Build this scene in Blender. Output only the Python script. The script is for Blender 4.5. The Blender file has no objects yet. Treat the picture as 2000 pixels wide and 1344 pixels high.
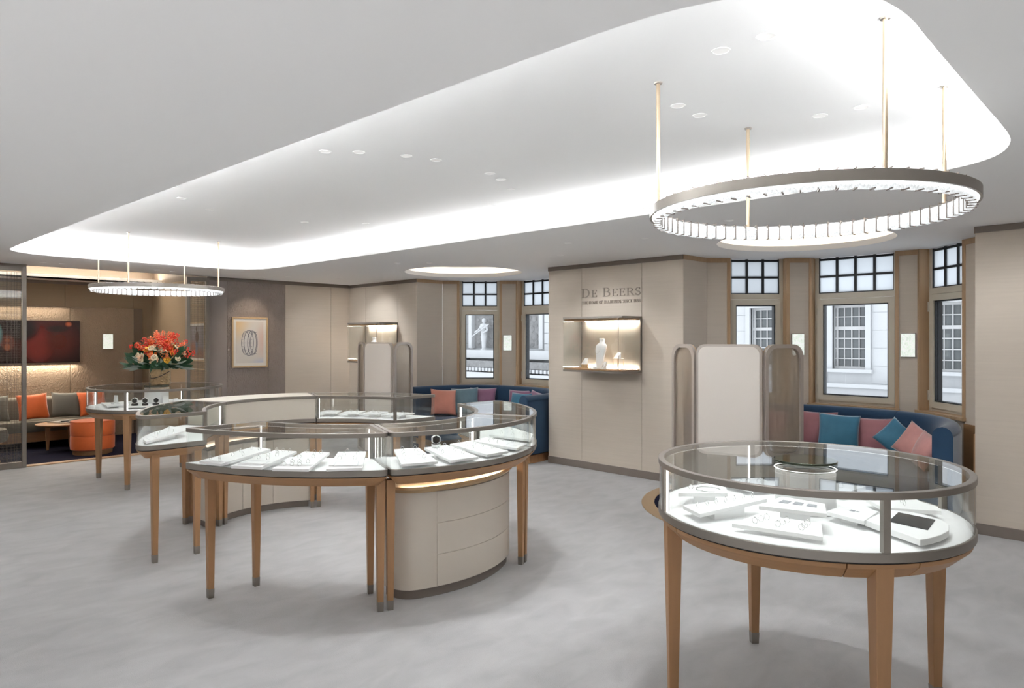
import bpy, bmesh, math, random
from math import sin, cos, pi, sqrt, radians, atan2, hypot
from mathutils import Vector, Matrix

random.seed(7)
SC = bpy.context.scene
COL = SC.collection

# ------------------------------------------------------------------ camera, world, exposure
cam_d = bpy.data.cameras.new('camera')
cam_d.sensor_width = 36.0
cam_d.lens = 36.0 * 1360 / 2000
cam_d.shift_y = -11.0 / 2000
cam_d.clip_start = 0.05
cam_d.clip_end = 200
cam = bpy.data.objects.new('camera', cam_d)
cam.location = (0, 0, 1.58)
cam.rotation_euler = (pi / 2, 0, pi / 4)
COL.objects.link(cam)
SC.camera = cam

world = bpy.data.worlds.new('overcast_sky')
SC.world = world
world.use_nodes = True
bg = world.node_tree.nodes['Background']
bg.inputs[0].default_value = (0.93, 0.965, 1.0, 1)
bg.inputs[1].default_value = 1.04

SC.view_settings.view_transform = 'Standard'
SC.view_settings.look = 'None'
SC.view_settings.exposure = 1.03
SC.view_settings.gamma = 1.0
SC.view_settings.use_curve_mapping = False
SC.cycles.use_denoising = True
SC.cycles.use_adaptive_sampling = True
SC.cycles.adaptive_threshold = 0.03
SC.cycles.max_bounces = 12
SC.cycles.diffuse_bounces = 8
SC.cycles.glossy_bounces = 5
SC.cycles.transparent_max_bounces = 40
SC.cycles.sample_clamp_indirect = 8.0
SC.cycles.caustics_reflective = False
SC.cycles.caustics_refractive = False

H = 2.484          # main ceiling
HC = 2.69          # raised ceiling in the cove
WB = 6.61          # window wall plane
NEUTRAL = (0.985, 0.995, 1.0)
WARM = (1.0, 0.84, 0.66)
P_COVE, P_COFFER, P_SPOT, E_CRYSTAL, E_LED = 12.5, 1.7, 16.0, 0.30, 3.2


def area_light(name, loc, sx, sy, power, color, rot=(0, 0, 0), shape='RECTANGLE', spread=pi):
    d = bpy.data.lights.new(name, 'AREA')
    d.shape = shape
    d.size = sx
    if shape in ('RECTANGLE', 'ELLIPSE'):
        d.size_y = sy
    d.energy = power
    d.color = color
    d.spread = spread
    o = bpy.data.objects.new(name, d)
    o.location = loc
    o.rotation_euler = rot
    COL.objects.link(o)
    return o


# hidden cove strips behind the lip of the long ceiling recess (they shine up onto the raised ceiling)
TILT = radians(48)
for nm, x, y, sx, sy, rot, k in (('cove_strip', -4.8, 4.46, 7.6, .05, (pi - TILT, 0, .017), 1.0), ('cove_strip', -4.8, 1.30, 7.4, .05, (pi + TILT, 0, .036), .8),
                                 ('cove_strip', -9.24, 2.85, .05, 2.0, (0, pi + TILT, 0), 1.0), ('cove_strip', -0.41, 3.0, .05, 1.9, (0, pi - TILT, 0), .35)):
    area_light(nm, (x, y, 2.515), sx, sy, P_COVE * k * max(sx, sy), NEUTRAL, rot)


# ------------------------------------------------------------------ materials
def new_mat(name):
    m = bpy.data.materials.new(name)
    m.use_nodes = True
    return m, m.node_tree, m.node_tree.nodes['Principled BSDF']


def S(v):            # sRGB 0-255 -> linear
    out = []
    for c in v:
        c = c / 255.0
        out.append(c / 12.92 if c <= .04045 else ((c + .055) / 1.055) ** 2.4)
    return tuple(out)


def mat(name, col, rough=.5, metal=0.0, var=0.0, vscale=(6, 6, 6), bump=0.0, bscale=(40, 40, 40), detail=3.0, bdist=.01,
        sheen=0.0, emit=None, estr=0.0, spec=.5, dist=0.0, coat=0.0):
    m, t, b = new_mat(name)
    N, L = t.nodes, t.links
    b.inputs['Base Color'].default_value = (*col, 1)
    b.inputs['Roughness'].default_value = rough
    b.inputs['Metallic'].default_value = metal
    b.inputs['Specular IOR Level'].default_value = spec
    b.inputs['Coat Weight'].default_value = coat
    if sheen:
        b.inputs['Sheen Weight'].default_value = sheen
        b.inputs['Sheen Roughness'].default_value = .35
    if emit:
        b.inputs['Emission Color'].default_value = (*emit, 1)
        b.inputs['Emission Strength'].default_value = estr
    if var or bump:
        tc = N.new('ShaderNodeTexCoord')
    if var:
        mp = N.new('ShaderNodeMapping')
        mp.inputs['Scale'].default_value = vscale
        nz = N.new('ShaderNodeTexNoise')
        nz.inputs['Scale'].default_value = 1.0
        nz.inputs['Detail'].default_value = detail
        nz.inputs['Distortion'].default_value = dist
        mix = N.new('ShaderNodeMix')
        mix.data_type = 'RGBA'
        mix.inputs[6].default_value = (*[max(0, c * (1 - var)) for c in col], 1)
        mix.inputs[7].default_value = (*[min(1, c * (1 + var)) for c in col], 1)
        L.new(tc.outputs['Object'], mp.inputs[0])
        L.new(mp.outputs[0], nz.inputs[0])
        L.new(nz.outputs['Fac'], mix.inputs[0])
        L.new(mix.outputs[2], b.inputs['Base Color'])
        if emit:
            L.new(mix.outputs[2], b.inputs['Emission Color'])
    if bump:
        mp2 = N.new('ShaderNodeMapping')
        mp2.inputs['Scale'].default_value = bscale
        nz2 = N.new('ShaderNodeTexNoise')
        nz2.inputs['Scale'].default_value = 1.0
        nz2.inputs['Detail'].default_value = detail
        nz2.inputs['Distortion'].default_value = dist
        bp = N.new('ShaderNodeBump')
        bp.inputs['Strength'].default_value = bump
        bp.inputs['Distance'].default_value = bdist
        L.new(tc.outputs['Object'], mp2.inputs[0])
        L.new(mp2.outputs[0], nz2.inputs[0])
        L.new(nz2.outputs['Fac'], bp.inputs['Height'])
        L.new(bp.outputs[0], b.inputs['Normal'])
    return m


def glass_mat(name, tint=(.97, .985, .98), ior=1.45, rough=0.0):
    m = bpy.data.materials.new(name)
    m.use_nodes = True
    t = m.node_tree
    N, L = t.nodes, t.links
    N.remove(N['Principled BSDF'])
    tr = N.new('ShaderNodeBsdfTransparent')
    tr.inputs[0].default_value = (*tint, 1)
    gl = N.new('ShaderNodeBsdfGlossy')
    gl.inputs['Roughness'].default_value = rough
    fr = N.new('ShaderNodeFresnel')
    geo = N.new('ShaderNodeNewGeometry')      # thin straight-through pane: the same reflection from both of its faces
    io = N.new('ShaderNodeMapRange')
    io.inputs[3].default_value = ior
    io.inputs[4].default_value = 1 / ior
    L.new(geo.outputs['Backfacing'], io.inputs[0])
    L.new(io.outputs[0], fr.inputs['IOR'])
    mx = N.new('ShaderNodeMixShader')
    L.new(fr.outputs[0], mx.inputs[0])
    L.new(tr.outputs[0], mx.inputs[1])
    L.new(gl.outputs[0], mx.inputs[2])
    L.new(mx.outputs[0], N['Material Output'].inputs[0])
    return m


def mesh_mat(name, col, alpha, rough=.35):
    """fine woven metal cloth, much finer than a pixel: part open, part metal"""
    m, t, b = new_mat(name)
    N, L = t.nodes, t.links
    b.inputs['Base Color'].default_value = (*col, 1)
    b.inputs['Metallic'].default_value = .8
    b.inputs['Roughness'].default_value = rough
    tc = N.new('ShaderNodeTexCoord')
    mp = N.new('ShaderNodeMapping')
    mp.inputs['Scale'].default_value = (5, 5, 1.2)
    nz = N.new('ShaderNodeTexNoise')
    nz.inputs['Scale'].default_value = 1.5
    bp = N.new('ShaderNodeBump')
    bp.inputs['Strength'].default_value = .6
    bp.inputs['Distance'].default_value = .05
    L.new(tc.outputs['Object'], mp.inputs[0])
    L.new(mp.outputs[0], nz.inputs[0])
    L.new(nz.outputs['Fac'], bp.inputs['Height'])
    L.new(bp.outputs[0], b.inputs['Normal'])
    tr = N.new('ShaderNodeBsdfTransparent')
    mx = N.new('ShaderNodeMixShader')
    mx.inputs[0].default_value = alpha
    L.new(tr.outputs[0], mx.inputs[1])
    L.new(b.outputs[0], mx.inputs[2])
    L.new(mx.outputs[0], N['Material Output'].inputs[0])
    return m


def frosted_mat(name):
    m = bpy.data.materials.new(name)
    m.use_nodes = True
    t = m.node_tree
    N, L = t.nodes, t.links
    N.remove(N['Principled BSDF'])
    a = N.new('ShaderNodeBsdfTranslucent')
    a.inputs[0].default_value = (.88, .91, .94, 1)
    d = N.new('ShaderNodeBsdfTransparent')
    d.inputs[0].default_value = (.70, .73, .76, 1)
    mx = N.new('ShaderNodeMixShader')
    mx.inputs[0].default_value = .45
    L.new(a.outputs[0], mx.inputs[1])
    L.new(d.outputs[0], mx.inputs[2])
    L.new(mx.outputs[0], N['Material Output'].inputs[0])
    return m


def print_mat(name, base, blobs, emit=0.0, rough=.4):
    """flat printed or screen picture made of soft elliptical patches; coordinates are the object's local x (across) and z (up)"""
    m, t, b = new_mat(name)
    N, L = t.nodes, t.links
    tc = N.new('ShaderNodeTexCoord')
    prev = None
    for (cx, cz, rx, rz, col, soft) in blobs:
        mp = N.new('ShaderNodeMapping')
        mp.vector_type = 'POINT'
        mp.inputs['Location'].default_value = (-cx / rx, 0, -cz / rz)
        mp.inputs['Scale'].default_value = (1 / rx, 0, 1 / rz)
        ln = N.new('ShaderNodeVectorMath')
        ln.operation = 'LENGTH'
        mr = N.new('ShaderNodeMapRange')
        mr.interpolation_type = 'SMOOTHSTEP'
        mr.inputs[1].default_value = 1 - soft
        mr.inputs[2].default_value = 1.0
        mr.inputs[3].default_value = 1.0
        mr.inputs[4].default_value = 0.0
        mix = N.new('ShaderNodeMix')
        mix.data_type = 'RGBA'
        mix.inputs[6].default_value = (*base, 1)
        mix.inputs[7].default_value = (*col, 1)
        L.new(tc.outputs['Object'], mp.inputs[0])
        L.new(mp.outputs[0], ln.inputs[0])
        L.new(ln.outputs['Value'], mr.inputs[0])
        L.new(mr.outputs[0], mix.inputs[0])
        if prev:
            L.new(prev.outputs[2], mix.inputs[6])
        prev = mix
    L.new(prev.outputs[2], b.inputs['Base Color'])
    b.inputs['Roughness'].default_value = rough
    if emit:
        L.new(prev.outputs[2], b.inputs['Emission Color'])
        b.inputs['Emission Strength'].default_value = emit
    return m


def emit_mat(name, col, strength):
    return mat(name, (.8, .8, .8), .5, emit=col, estr=strength)


M = {}
M['carpet'] = mat('grey_cut_pile_carpet', (.465, .465, .47), .95, var=.19, vscale=(7.0, 3.6, 2), bump=.5, bscale=(220, 220, 220), bdist=.004, detail=7, dist=.5, spec=.1)
M['navy_carpet'] = mat('navy_carpet', (.012, .012, .028), .95, bump=.4, bscale=(200, 200, 200), bdist=.004, spec=.1)
M['ceiling'] = mat('matt_white_paint', (.92, .92, .92), .9, spec=.2)
M['beige'] = mat('beige_wall_fabric', (.60, .535, .46), .8, var=.06, vscale=(2, 2, 60), bump=.16, bscale=(12, 12, 200), bdist=.003, spec=.25)
M['lounge_beige'] = mat('warm_beige_wall_fabric', (.36, .28, .195), .8, var=.05, vscale=(2, 2, 50), bump=.2, bscale=(10, 10, 200), bdist=.003, spec=.25)
M['grey_wall'] = mat('taupe_grey_wall_fabric', (.31, .27, .255), .65, var=.05, vscale=(6, 6, 6), bump=.3, bscale=(90, 90, 90), bdist=.003)
M['crinkle'] = mat('taupe_crinkled_wall_covering', (.33, .28, .255), .45, var=.07, vscale=(8, 8, 6), bump=1.0, bscale=(38, 38, 16), bdist=.03, dist=1.6, detail=4)
M['plaster'] = mat('rippled_bronze_plaster', (.31, .235, .17), .42, var=.08, vscale=(6, 6, 5), bump=.8, bscale=(30, 30, 20), bdist=.025, dist=1.6, detail=4)
M['plaster_plain'] = mat('plain_bronze_plaster', (.17, .13, .10), .5, bump=.2, bscale=(30, 30, 30), bdist=.004)
M['bronze'] = mat('satin_bronze', (.27, .245, .22), .36, .55, bump=.04, bscale=(8, 8, 300), bdist=.001)
M['dark_bronze'] = mat('dark_bronze_trim', (.23, .195, .172), .42, .3)
M['brass'] = mat('brushed_brass', (.62, .46, .28), .32, .9)
M['rod_brass'] = mat('champagne_brass_rod', (.62, .50, .36), .35, .85)
M['oak'] = mat('honey_oak', (.39, .215, .10), .45, var=.22, vscale=(18, 18, 1.4), detail=5, dist=.6, bump=.05, bscale=(60, 60, 4), bdist=.002)
M['oak_h'] = mat('honey_oak_rails', (.39, .215, .10), .45, var=.18, vscale=(3, 3, 60), detail=5, dist=.6)
M['pale_oak'] = mat('pale_oak_trim', (.46, .31, .18), .5, var=.2, vscale=(26, 26, 1.5), detail=5, dist=.5)
M['ivory'] = mat('ivory_leather', (.70, .645, .56), .42, bump=.05, bscale=(160, 160, 160), bdist=.001)
M['ivory_cab'] = mat('ivory_lacquer', (.66, .60, .525), .38)
M['deck'] = mat('white_display_suede', (.88, .88, .88), .9, var=.04, vscale=(60, 60, 60), bump=.2, bscale=(200, 200, 200), bdist=.002)
M['tray'] = mat('white_leather_tray', (.93, .93, .93), .5)
M['tray_edge'] = mat('pale_grey_tray_inset', (.74, .75, .77), .5)
M['silver'] = mat('polished_silver', (.80, .80, .80), .12, 1.0)
M['gem'] = mat('cut_diamond', (.95, .96, 1.0), .02, 0.0, spec=1.0, coat=1.0)
M['black'] = mat('black_velvet', (.008, .008, .009), .6)
M['black_gloss'] = mat('black_glass_screen', (.006, .006, .007), .25, spec=.25)
M['glass'] = glass_mat('clear_display_glass', (.975, .985, .98), 1.5)
M['top_glass'] = glass_mat('clear_top_glass', (.97, .985, .98), 1.6)
M['win_glass'] = glass_mat('window_glass', (.97, .985, 1), 1.3)
M['frost'] = frosted_mat('frosted_pane')
M['mesh'] = mesh_mat('woven_bronze_mesh', (.62, .54, .45), .52, .38)
M['wire'] = mat('bronze_wire', (.16, .14, .12), .4, .6)
M['win_frame'] = mat('cream_window_paint', (.60, .56, .47), .45)
M['muntin'] = mat('black_iron', (.018, .022, .027), .5)
M['blue_velvet'] = mat('navy_blue_velvet', (.010, .045, .105), .8, var=.15, vscale=(9, 9, 9), sheen=.55)
M['blue_cushion'] = mat('peacock_blue_velvet', (.045, .20, .32), .6, var=.35, vscale=(6, 6, 6), sheen=.7, bump=.25, bscale=(9, 9, 9), bdist=.02)
M['teal_cushion'] = mat('grey_teal_velvet', (.13, .22, .27), .6, var=.3, vscale=(6, 6, 6), sheen=.7, bump=.2, bscale=(9, 9, 9), bdist=.02)
M['pink_cushion'] = mat('dusty_rose_velvet', (.40, .165, .185), .6, var=.25, vscale=(6, 6, 6), sheen=.6, bump=.25, bscale=(9, 9, 9), bdist=.02)
M['pale_pink'] = mat('pale_pink_satin', (.56, .27, .25), .5, var=.25, vscale=(6, 6, 6), sheen=.6, bump=.3, bscale=(9, 9, 9), bdist=.02)
M['salmon'] = mat('salmon_satin', (.66, .27, .20), .5, var=.2, vscale=(6, 6, 6), sheen=.5, bump=.3, bscale=(10, 10, 10), bdist=.02)
M['plum'] = mat('plum_velvet', (.27, .12, .21), .6, var=.25, vscale=(6, 6, 6), sheen=.6)
M['orange'] = mat('burnt_orange_velvet', (.66, .13, .028), .7, var=.15, vscale=(7, 7, 7), sheen=.4, bump=.15, bscale=(9, 9, 9), bdist=.02)
M['grey_fabric'] = mat('warm_grey_wool', (.20, .185, .155), .9, bump=.3, bscale=(150, 150, 150), bdist=.003)
M['grey_cushion'] = mat('slate_grey_fabric', (.165, .165, .15), .9, bump=.2, bscale=(120, 120, 120), bdist=.003)
M['white'] = mat('white_satin_paint', (.86, .86, .86), .4)
M['bust'] = mat('white_leatherette_bust', (.90, .90, .90), .45)
M['screen_panel'] = mat('pale_taupe_leather_panel', (.80, .745, .69), .4)
M['screen_back'] = mat('taupe_screen_frame', (.50, .45, .41), .4, .35)
M['letter'] = mat('taupe_engraved_lettering', (.33, .285, .24), .5)
M['crystal'] = mat('lit_rock_crystal', (.50, .52, .53), .06, var=.5, vscale=(140, 140, 70), emit=(1, .985, .96), estr=E_CRYSTAL * 2, spec=.8, bump=1.0, bscale=(120, 120, 120), bdist=.01)
M['led'] = emit_mat('white_led_strip', (1, .985, .96), E_LED)
M['led_warm'] = emit_mat('warm_led_strip', (1, .86, .68), 9.0)
M['led_case'] = emit_mat('showcase_led_strip', (1, .92, .83), 48.0)
M['ring_led'] = emit_mat('chandelier_led', (1, .985, .965), 3.2)
M['lamp_lens'] = emit_mat('downlight_lens', (1, .96, .9), .12)
M['sconce'] = mat('backlit_mother_of_pearl', (.66, .71, .66), .3, var=.38, vscale=(48, 48, 40), detail=2, dist=1.2, emit=(.80, .87, .80), estr=.42)
M['stone'] = mat('pale_portland_stone', (.50, .51, .52), .85, var=.06, vscale=(1.4, 1.4, 1.4), bump=.2, bscale=(8, 8, 8), bdist=.02)
M['stone_grey'] = mat('weathered_carved_stone', (.22, .22, .22), .9, var=.4, vscale=(4, 4, 4), bump=.5, bscale=(9, 9, 9), bdist=.06)
M['sash_white'] = mat('white_sash_paint', (.52, .52, .52), .5)
M['far_glass'] = mat('dark_far_window_glass', (.11, .12, .125), .15, var=.3, vscale=(.8, .8, 1.4))
M['kraft'] = mat('crumpled_bark_wrap', (.62, .39, .19), .6, var=.35, vscale=(16, 16, 22), detail=4, dist=1.5, bump=.8, bscale=(22, 22, 30), bdist=.015)
M['leaf'] = mat('deep_green_leaf', (.02, .085, .035), .45, var=.5, vscale=(14, 14, 14))
M['pale_leaf'] = mat('silver_green_leaf', (.30, .36, .32), .6, var=.3, vscale=(14, 14, 14))
M['berry'] = mat('red_berry', (.66, .030, .012), .3)
M['berry_orange'] = mat('orange_berry', (.72, .17, .06), .35)
M['rose_peach'] = mat('peach_petal', (.80, .50, .33), .55)
M['rose_yellow'] = mat('golden_yellow_petal', (.82, .48, .06), .5)
M['rose_orange'] = mat('flame_orange_petal', (.78, .16, .03), .5)
M['cream_petal'] = mat('cream_green_petal', (.62, .62, .48), .55)
M['pod'] = mat('cream_seed_pod', (.66, .54, .36), .6)
M['paper'] = mat('magazine_page', (.72, .71, .69), .5)
M['magazine'] = mat('printed_magazine_cover', (.45, .44, .43), .4, var=.5, vscale=(30, 30, 30))
M['frame_oak'] = mat('light_oak_picture_frame', (.58, .42, .25), .5, var=.15, vscale=(30, 30, 3))
M['mount'] = mat('white_mount_card', (.84, .82, .78), .7)
M['ink'] = mat('graphite_drawing', (.24, .24, .27), .5)
M['photo_print'] = mat('printed_photo_card', (.33, .34, .37), .5, var=.4, vscale=(70, 70, 70))
M['mirror'] = mat('dark_bronze_mirror', (.12, .14, .11), .05, .9)


# ------------------------------------------------------------------ mesh building
class MB:
    def __init__(self):
        self.v, self.f = [], []

    def add(self, vs, fs):
        o = len(self.v)
        self.v += [tuple(p) for p in vs]
        self.f += [tuple(i + o for i in f) for f in fs]
        return self

    def box(self, x0, y0, z0, x1, y1, z1):
        v = [(x, y, z) for z in (z0, z1) for (x, y) in ((x0, y0), (x1, y0), (x1, y1), (x0, y1))]
        return self.add(v, [(3, 2, 1, 0), (4, 5, 6, 7), (0, 1, 5, 4), (1, 2, 6, 5), (2, 3, 7, 6), (3, 0, 4, 7)])

    def quadbox(self, p, z0, z1):
        v = [(x, y, z0) for x, y in p] + [(x, y, z1) for x, y in p]
        return self.add(v, [(3, 2, 1, 0), (4, 5, 6, 7), (0, 1, 5, 4), (1, 2, 6, 5), (2, 3, 7, 6), (3, 0, 4, 7)])

    def prism(self, poly, z0, z1):
        n = len(poly)
        v = [(x, y, z0) for x, y in poly] + [(x, y, z1) for x, y in poly]
        f = [tuple(range(n - 1, -1, -1)), tuple(range(n, 2 * n))]
        f += [(i, (i + 1) % n, n + (i + 1) % n, n + i) for i in range(n)]
        return self.add(v, f)

    def slab(self, pts, th):
        """polygon with its own z at each corner, th thick downwards"""
        n = len(pts)
        v = [(x, y, z - th) for x, y, z in pts] + [tuple(p) for p in pts]
        f = [tuple(range(n - 1, -1, -1)), tuple(range(n, 2 * n))]
        f += [(i, (i + 1) % n, n + (i + 1) % n, n + i) for i in range(n)]
        return self.add(v, f)

    def loft(self, levels, cap=(True, True), closed=True):
        n = len(levels[0][0])
        v = [(x, y, z) for poly, z in levels for x, y in poly]
        f = []
        for k in range(len(levels) - 1):
            for i in range(n if closed else n - 1):
                j = (i + 1) % n
                f.append((k * n + i, k * n + j, (k + 1) * n + j, (k + 1) * n + i))
        if cap[0]:
            f.append(tuple(range(n - 1, -1, -1)))
        if cap[1]:
            f.append(tuple(range((len(levels) - 1) * n, len(levels) * n)))
        return self.add(v, f)

    def band(self, po, pi_, z0, z1):
        n = len(po)
        v = [(x, y, z0) for x, y in po] + [(x, y, z1) for x, y in po] + [(x, y, z1) for x, y in pi_] + [(x, y, z0) for x, y in pi_]
        f = []
        for i in range(n):
            j = (i + 1) % n
            for k in range(4):
                a, b = k * n, ((k + 1) % 4) * n
                f.append((a + i, a + j, b + j, b + i))
        return self.add(v, f)

    def tube(self, pts, r, n=8, closed=False, flat=None):
        pts = [Vector(p) for p in pts]
        m = len(pts)
        rs = r if isinstance(r, (list, tuple)) else [r] * m
        v, f = [], []
        a = None
        for i, p in enumerate(pts):
            if closed:
                t = pts[(i + 1) % m] - pts[i - 1]
            else:
                t = pts[min(i + 1, m - 1)] - pts[max(i - 1, 0)]
            t = t.normalized() if t.length > 1e-9 else Vector((0, 0, 1))
            if a is None:
                a = t.cross(Vector((0, 0, 1)) if abs(t.z) < .9 else Vector((1, 0, 0)))
            a = (a - t * a.dot(t)).normalized()      # carried along, so that the tube does not twist
            b = a.cross(t).normalized()
            for k in range(n):
                w = 2 * pi * k / n
                v.append(p + a * (cos(w) * rs[i]) + b * (sin(w) * rs[i]))
        for i in range(m if closed else m - 1):
            i2 = (i + 1) % m
            for k in range(n):
                k2 = (k + 1) % n
                f.append((i * n + k, i * n + k2, i2 * n + k2, i2 * n + k))
        if not closed:
            f.append(tuple(range(n - 1, -1, -1)))
            f.append(tuple(range((m - 1) * n, m * n)))
        return self.add(v, f)

    def lathe(self, prof, c=(0, 0), n=32):
        v, f = [], []
        for r, z in prof:
            for k in range(n):
                w = 2 * pi * k / n
                v.append((c[0] + r * cos(w), c[1] + r * sin(w), z))
        m = len(prof)
        for i in range(m - 1):
            for k in range(n):
                k2 = (k + 1) % n
                f.append((i * n + k, i * n + k2, (i + 1) * n + k2, (i + 1) * n + k))
        f.append(tuple(range(n - 1, -1, -1)))
        f.append(tuple(range((m - 1) * n, m * n)))
        return self.add(v, f)

    def obox(self, c, u, hl, hw, z0, z1):
        """box about a vertical axis: centre c, unit direction u, half length, half width"""
        n = (-u[1], u[0])
        p = [(c[0] + u[0] * s * hl + n[0] * d * hw, c[1] + u[1] * s * hl + n[1] * d * hw) for s, d in ((-1, -1), (1, -1), (1, 1), (-1, 1))]
        return self.quadbox(p, z0, z1)

    def sweep(self, prof, path, closed=False):
        """prof: closed list of (offset to the left of the path, z); path: 2-D points"""
        m, n = len(path), len(prof)
        v, f = [], []
        for i, p in enumerate(path):
            if closed:
                a, b = path[i - 1], path[(i + 1) % m]
            else:
                a, b = path[max(i - 1, 0)], path[min(i + 1, m - 1)]
            tx, ty = b[0] - a[0], b[1] - a[1]
            L = hypot(tx, ty)
            nx, ny = -ty / L, tx / L
            for o, z in prof:
                v.append((p[0] + nx * o, p[1] + ny * o, z))
        for i in range(m if closed else m - 1):
            i2 = (i + 1) % m
            for k in range(n):
                k2 = (k + 1) % n
                f.append((i * n + k, i * n + k2, i2 * n + k2, i2 * n + k))
        if not closed:
            f.append(tuple(range(n - 1, -1, -1)))
            f.append(tuple(range((m - 1) * n, m * n)))
        return self.add(v, f)

    def mesh(self, name, smooth=30):
        me = bpy.data.meshes.new(name)
        me.from_pydata(self.v, [], self.f)
        bm = bmesh.new()
        bm.from_mesh(me)
        bmesh.ops.remove_doubles(bm, verts=bm.verts, dist=2e-6)
        bmesh.ops.recalc_face_normals(bm, faces=bm.faces)
        bm.to_mesh(me)
        bm.free()
        if smooth:
            me.polygons.foreach_set('use_smooth', [True] * len(me.polygons))
            me.set_sharp_from_angle(angle=radians(smooth))
        return me

    def build(self, name, material, parent=None, smooth=30, bevel=0.0, local=False):
        if parent is not None and not local:
            o = parent_origin(parent)
            self.v = [(x - o[0], y - o[1], z - o[2]) for x, y, z in self.v]
        me = self.mesh(name, smooth)
        me.materials.append(material)
        return link_mesh(name, me, parent, bevel)


ORIG = {}


def parent_origin(p):
    return ORIG.get(p.name, (0, 0, 0))


def link_mesh(name, me, parent=None, bevel=0.0):
    o = bpy.data.objects.new(name, me)
    COL.objects.link(o)
    if parent is not None:
        o.parent = parent
        ORIG[o.name] = ORIG.get(parent.name, (0, 0, 0))
    if bevel:
        md = o.modifiers.new('edge', 'BEVEL')
        md.width = bevel
        md.segments = 2
        md.limit_method = 'ANGLE'
        md.angle_limit = radians(40)
    return o


def tag(o, label=None, cat=None, group=None, kind=None):
    if label:
        o['label'] = label
    if cat:
        o['category'] = cat
    if group:
        o['group'] = group
    if kind:
        o['kind'] = kind
    return o


def thing(name, label, cat, loc=(0, 0, 0), group=None, kind=None):
    o = bpy.data.objects.new(name, None)
    o.empty_display_size = .05
    o.location = loc
    COL.objects.link(o)
    ORIG[o.name] = tuple(loc)
    return tag(o, label, cat, group, kind)


def struct(o, label):
    return tag(o, label, None, None, 'structure')


def copy_tree(o, parent=None):
    c = o.copy()
    COL.objects.link(c)
    if parent is not None:
        c.parent = parent
    for ch in o.children:
        copy_tree(ch, c)
    return c


# ---- 2-D helpers
def offset(poly, d):
    """inset (d > 0) of a counter-clockwise polygon"""
    n = len(poly)
    out = []
    for i in range(n):
        a, p, b = poly[i - 1], poly[i], poly[(i + 1) % n]
        e1 = (p[0] - a[0], p[1] - a[1])
        e2 = (b[0] - p[0], b[1] - p[1])
        l1, l2 = hypot(*e1) or 1e-9, hypot(*e2) or 1e-9
        n1 = (-e1[1] / l1, e1[0] / l1)
        n2 = (-e2[1] / l2, e2[0] / l2)
        mx, my = n1[0] + n2[0], n1[1] + n2[1]
        k = 1 + n1[0] * n2[0] + n1[1] * n2[1]
        k = max(k, .35)
        out.append((p[0] + mx * d / k, p[1] + my * d / k))
    # where the inset has turned an edge round, pull that run of corners to the crossing of its neighbours
    bad = set()
    for i in range(n):
        j = (i + 1) % n
        if (out[j][0] - out[i][0]) * (poly[j][0] - poly[i][0]) + (out[j][1] - out[i][1]) * (poly[j][1] - poly[i][1]) <= 0:
            bad.add(i)
    for _ in range(12):
        if not bad or len(bad) > n - 4:
            break
        starts = [i for i in bad if (i - 1) % n not in bad]
        grow = set()
        res = list(out)
        for st in starts:
            en = st
            while en % n in bad:
                en += 1
            a, b = out[(st - 1) % n], out[st % n]
            c, e = out[en % n], out[(en + 1) % n]
            rx, ry, sx_, sy_ = b[0] - a[0], b[1] - a[1], e[0] - c[0], e[1] - c[1]
            den = rx * sy_ - ry * sx_
            if abs(den) < 1e-12:
                q = ((b[0] + c[0]) / 2, (b[1] + c[1]) / 2)
                t = 1
            else:
                t = ((c[0] - a[0]) * sy_ - (c[1] - a[1]) * sx_) / den
                q = (a[0] + rx * t, a[1] + ry * t)
            if t < 0:
                grow.add((st - 1) % n)
            u = ((q[0] - c[0]) * sx_ + (q[1] - c[1]) * sy_)
            if u > sx_ * sx_ + sy_ * sy_:
                grow.add(en % n)
            for k_ in range(st, en + 1):
                res[k_ % n] = q
        if not grow - bad:
            out = res
            break
        bad |= grow
    return out


def ccw(poly):
    a = sum(poly[i - 1][0] * poly[i][1] - poly[i][0] * poly[i - 1][1] for i in range(len(poly)))
    return poly if a > 0 else poly[::-1]


def soften(poly, corners, n=7):
    """round chosen corners {index: radius} of a dense polygon"""
    m = len(poly)
    drop, ins = set(), {}

    def walk(i, step, r):
        d, j = 0.0, i
        while True:
            k = (j + step) % m
            l = hypot(poly[k][0] - poly[j][0], poly[k][1] - poly[j][1])
            if d + l >= r:
                t = (r - d) / l
                return (poly[j][0] + (poly[k][0] - poly[j][0]) * t, poly[j][1] + (poly[k][1] - poly[j][1]) * t)
            d += l
            j = k
            drop.add(j)
    for i, r in corners.items():
        a, b, c = walk(i, -1, r), walk(i, 1, r), poly[i]
        ins[i] = [((1 - t) ** 2 * a[0] + 2 * t * (1 - t) * c[0] + t * t * b[0], (1 - t) ** 2 * a[1] + 2 * t * (1 - t) * c[1] + t * t * b[1])
                  for t in [q / n for q in range(n + 1)]]
    out = []
    for i in range(m):
        if i in ins:
            out += ins[i]
        elif i not in drop:
            out.append(poly[i])
    return out


def circle(c, r, n=64):
    return [(c[0] + r * cos(2 * pi * k / n), c[1] + r * sin(2 * pi * k / n)) for k in range(n)]


def rrect(x0, y0, x1, y1, r, n=10):
    out = []
    for cx, cy, a0 in ((x1 - r, y0 + r, -90), (x1 - r, y1 - r, 0), (x0 + r, y1 - r, 90), (x0 + r, y0 + r, 180)):
        for k in range(n + 1):
            a = radians(a0 + 90 * k / n)
            out.append((cx + r * cos(a), cy + r * sin(a)))
    return out


def C2R(X, Y):       # survey frame (across, away) of the tripod -> room frame
    return ((X - Y) / sqrt(2), (X + Y) / sqrt(2))


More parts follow.
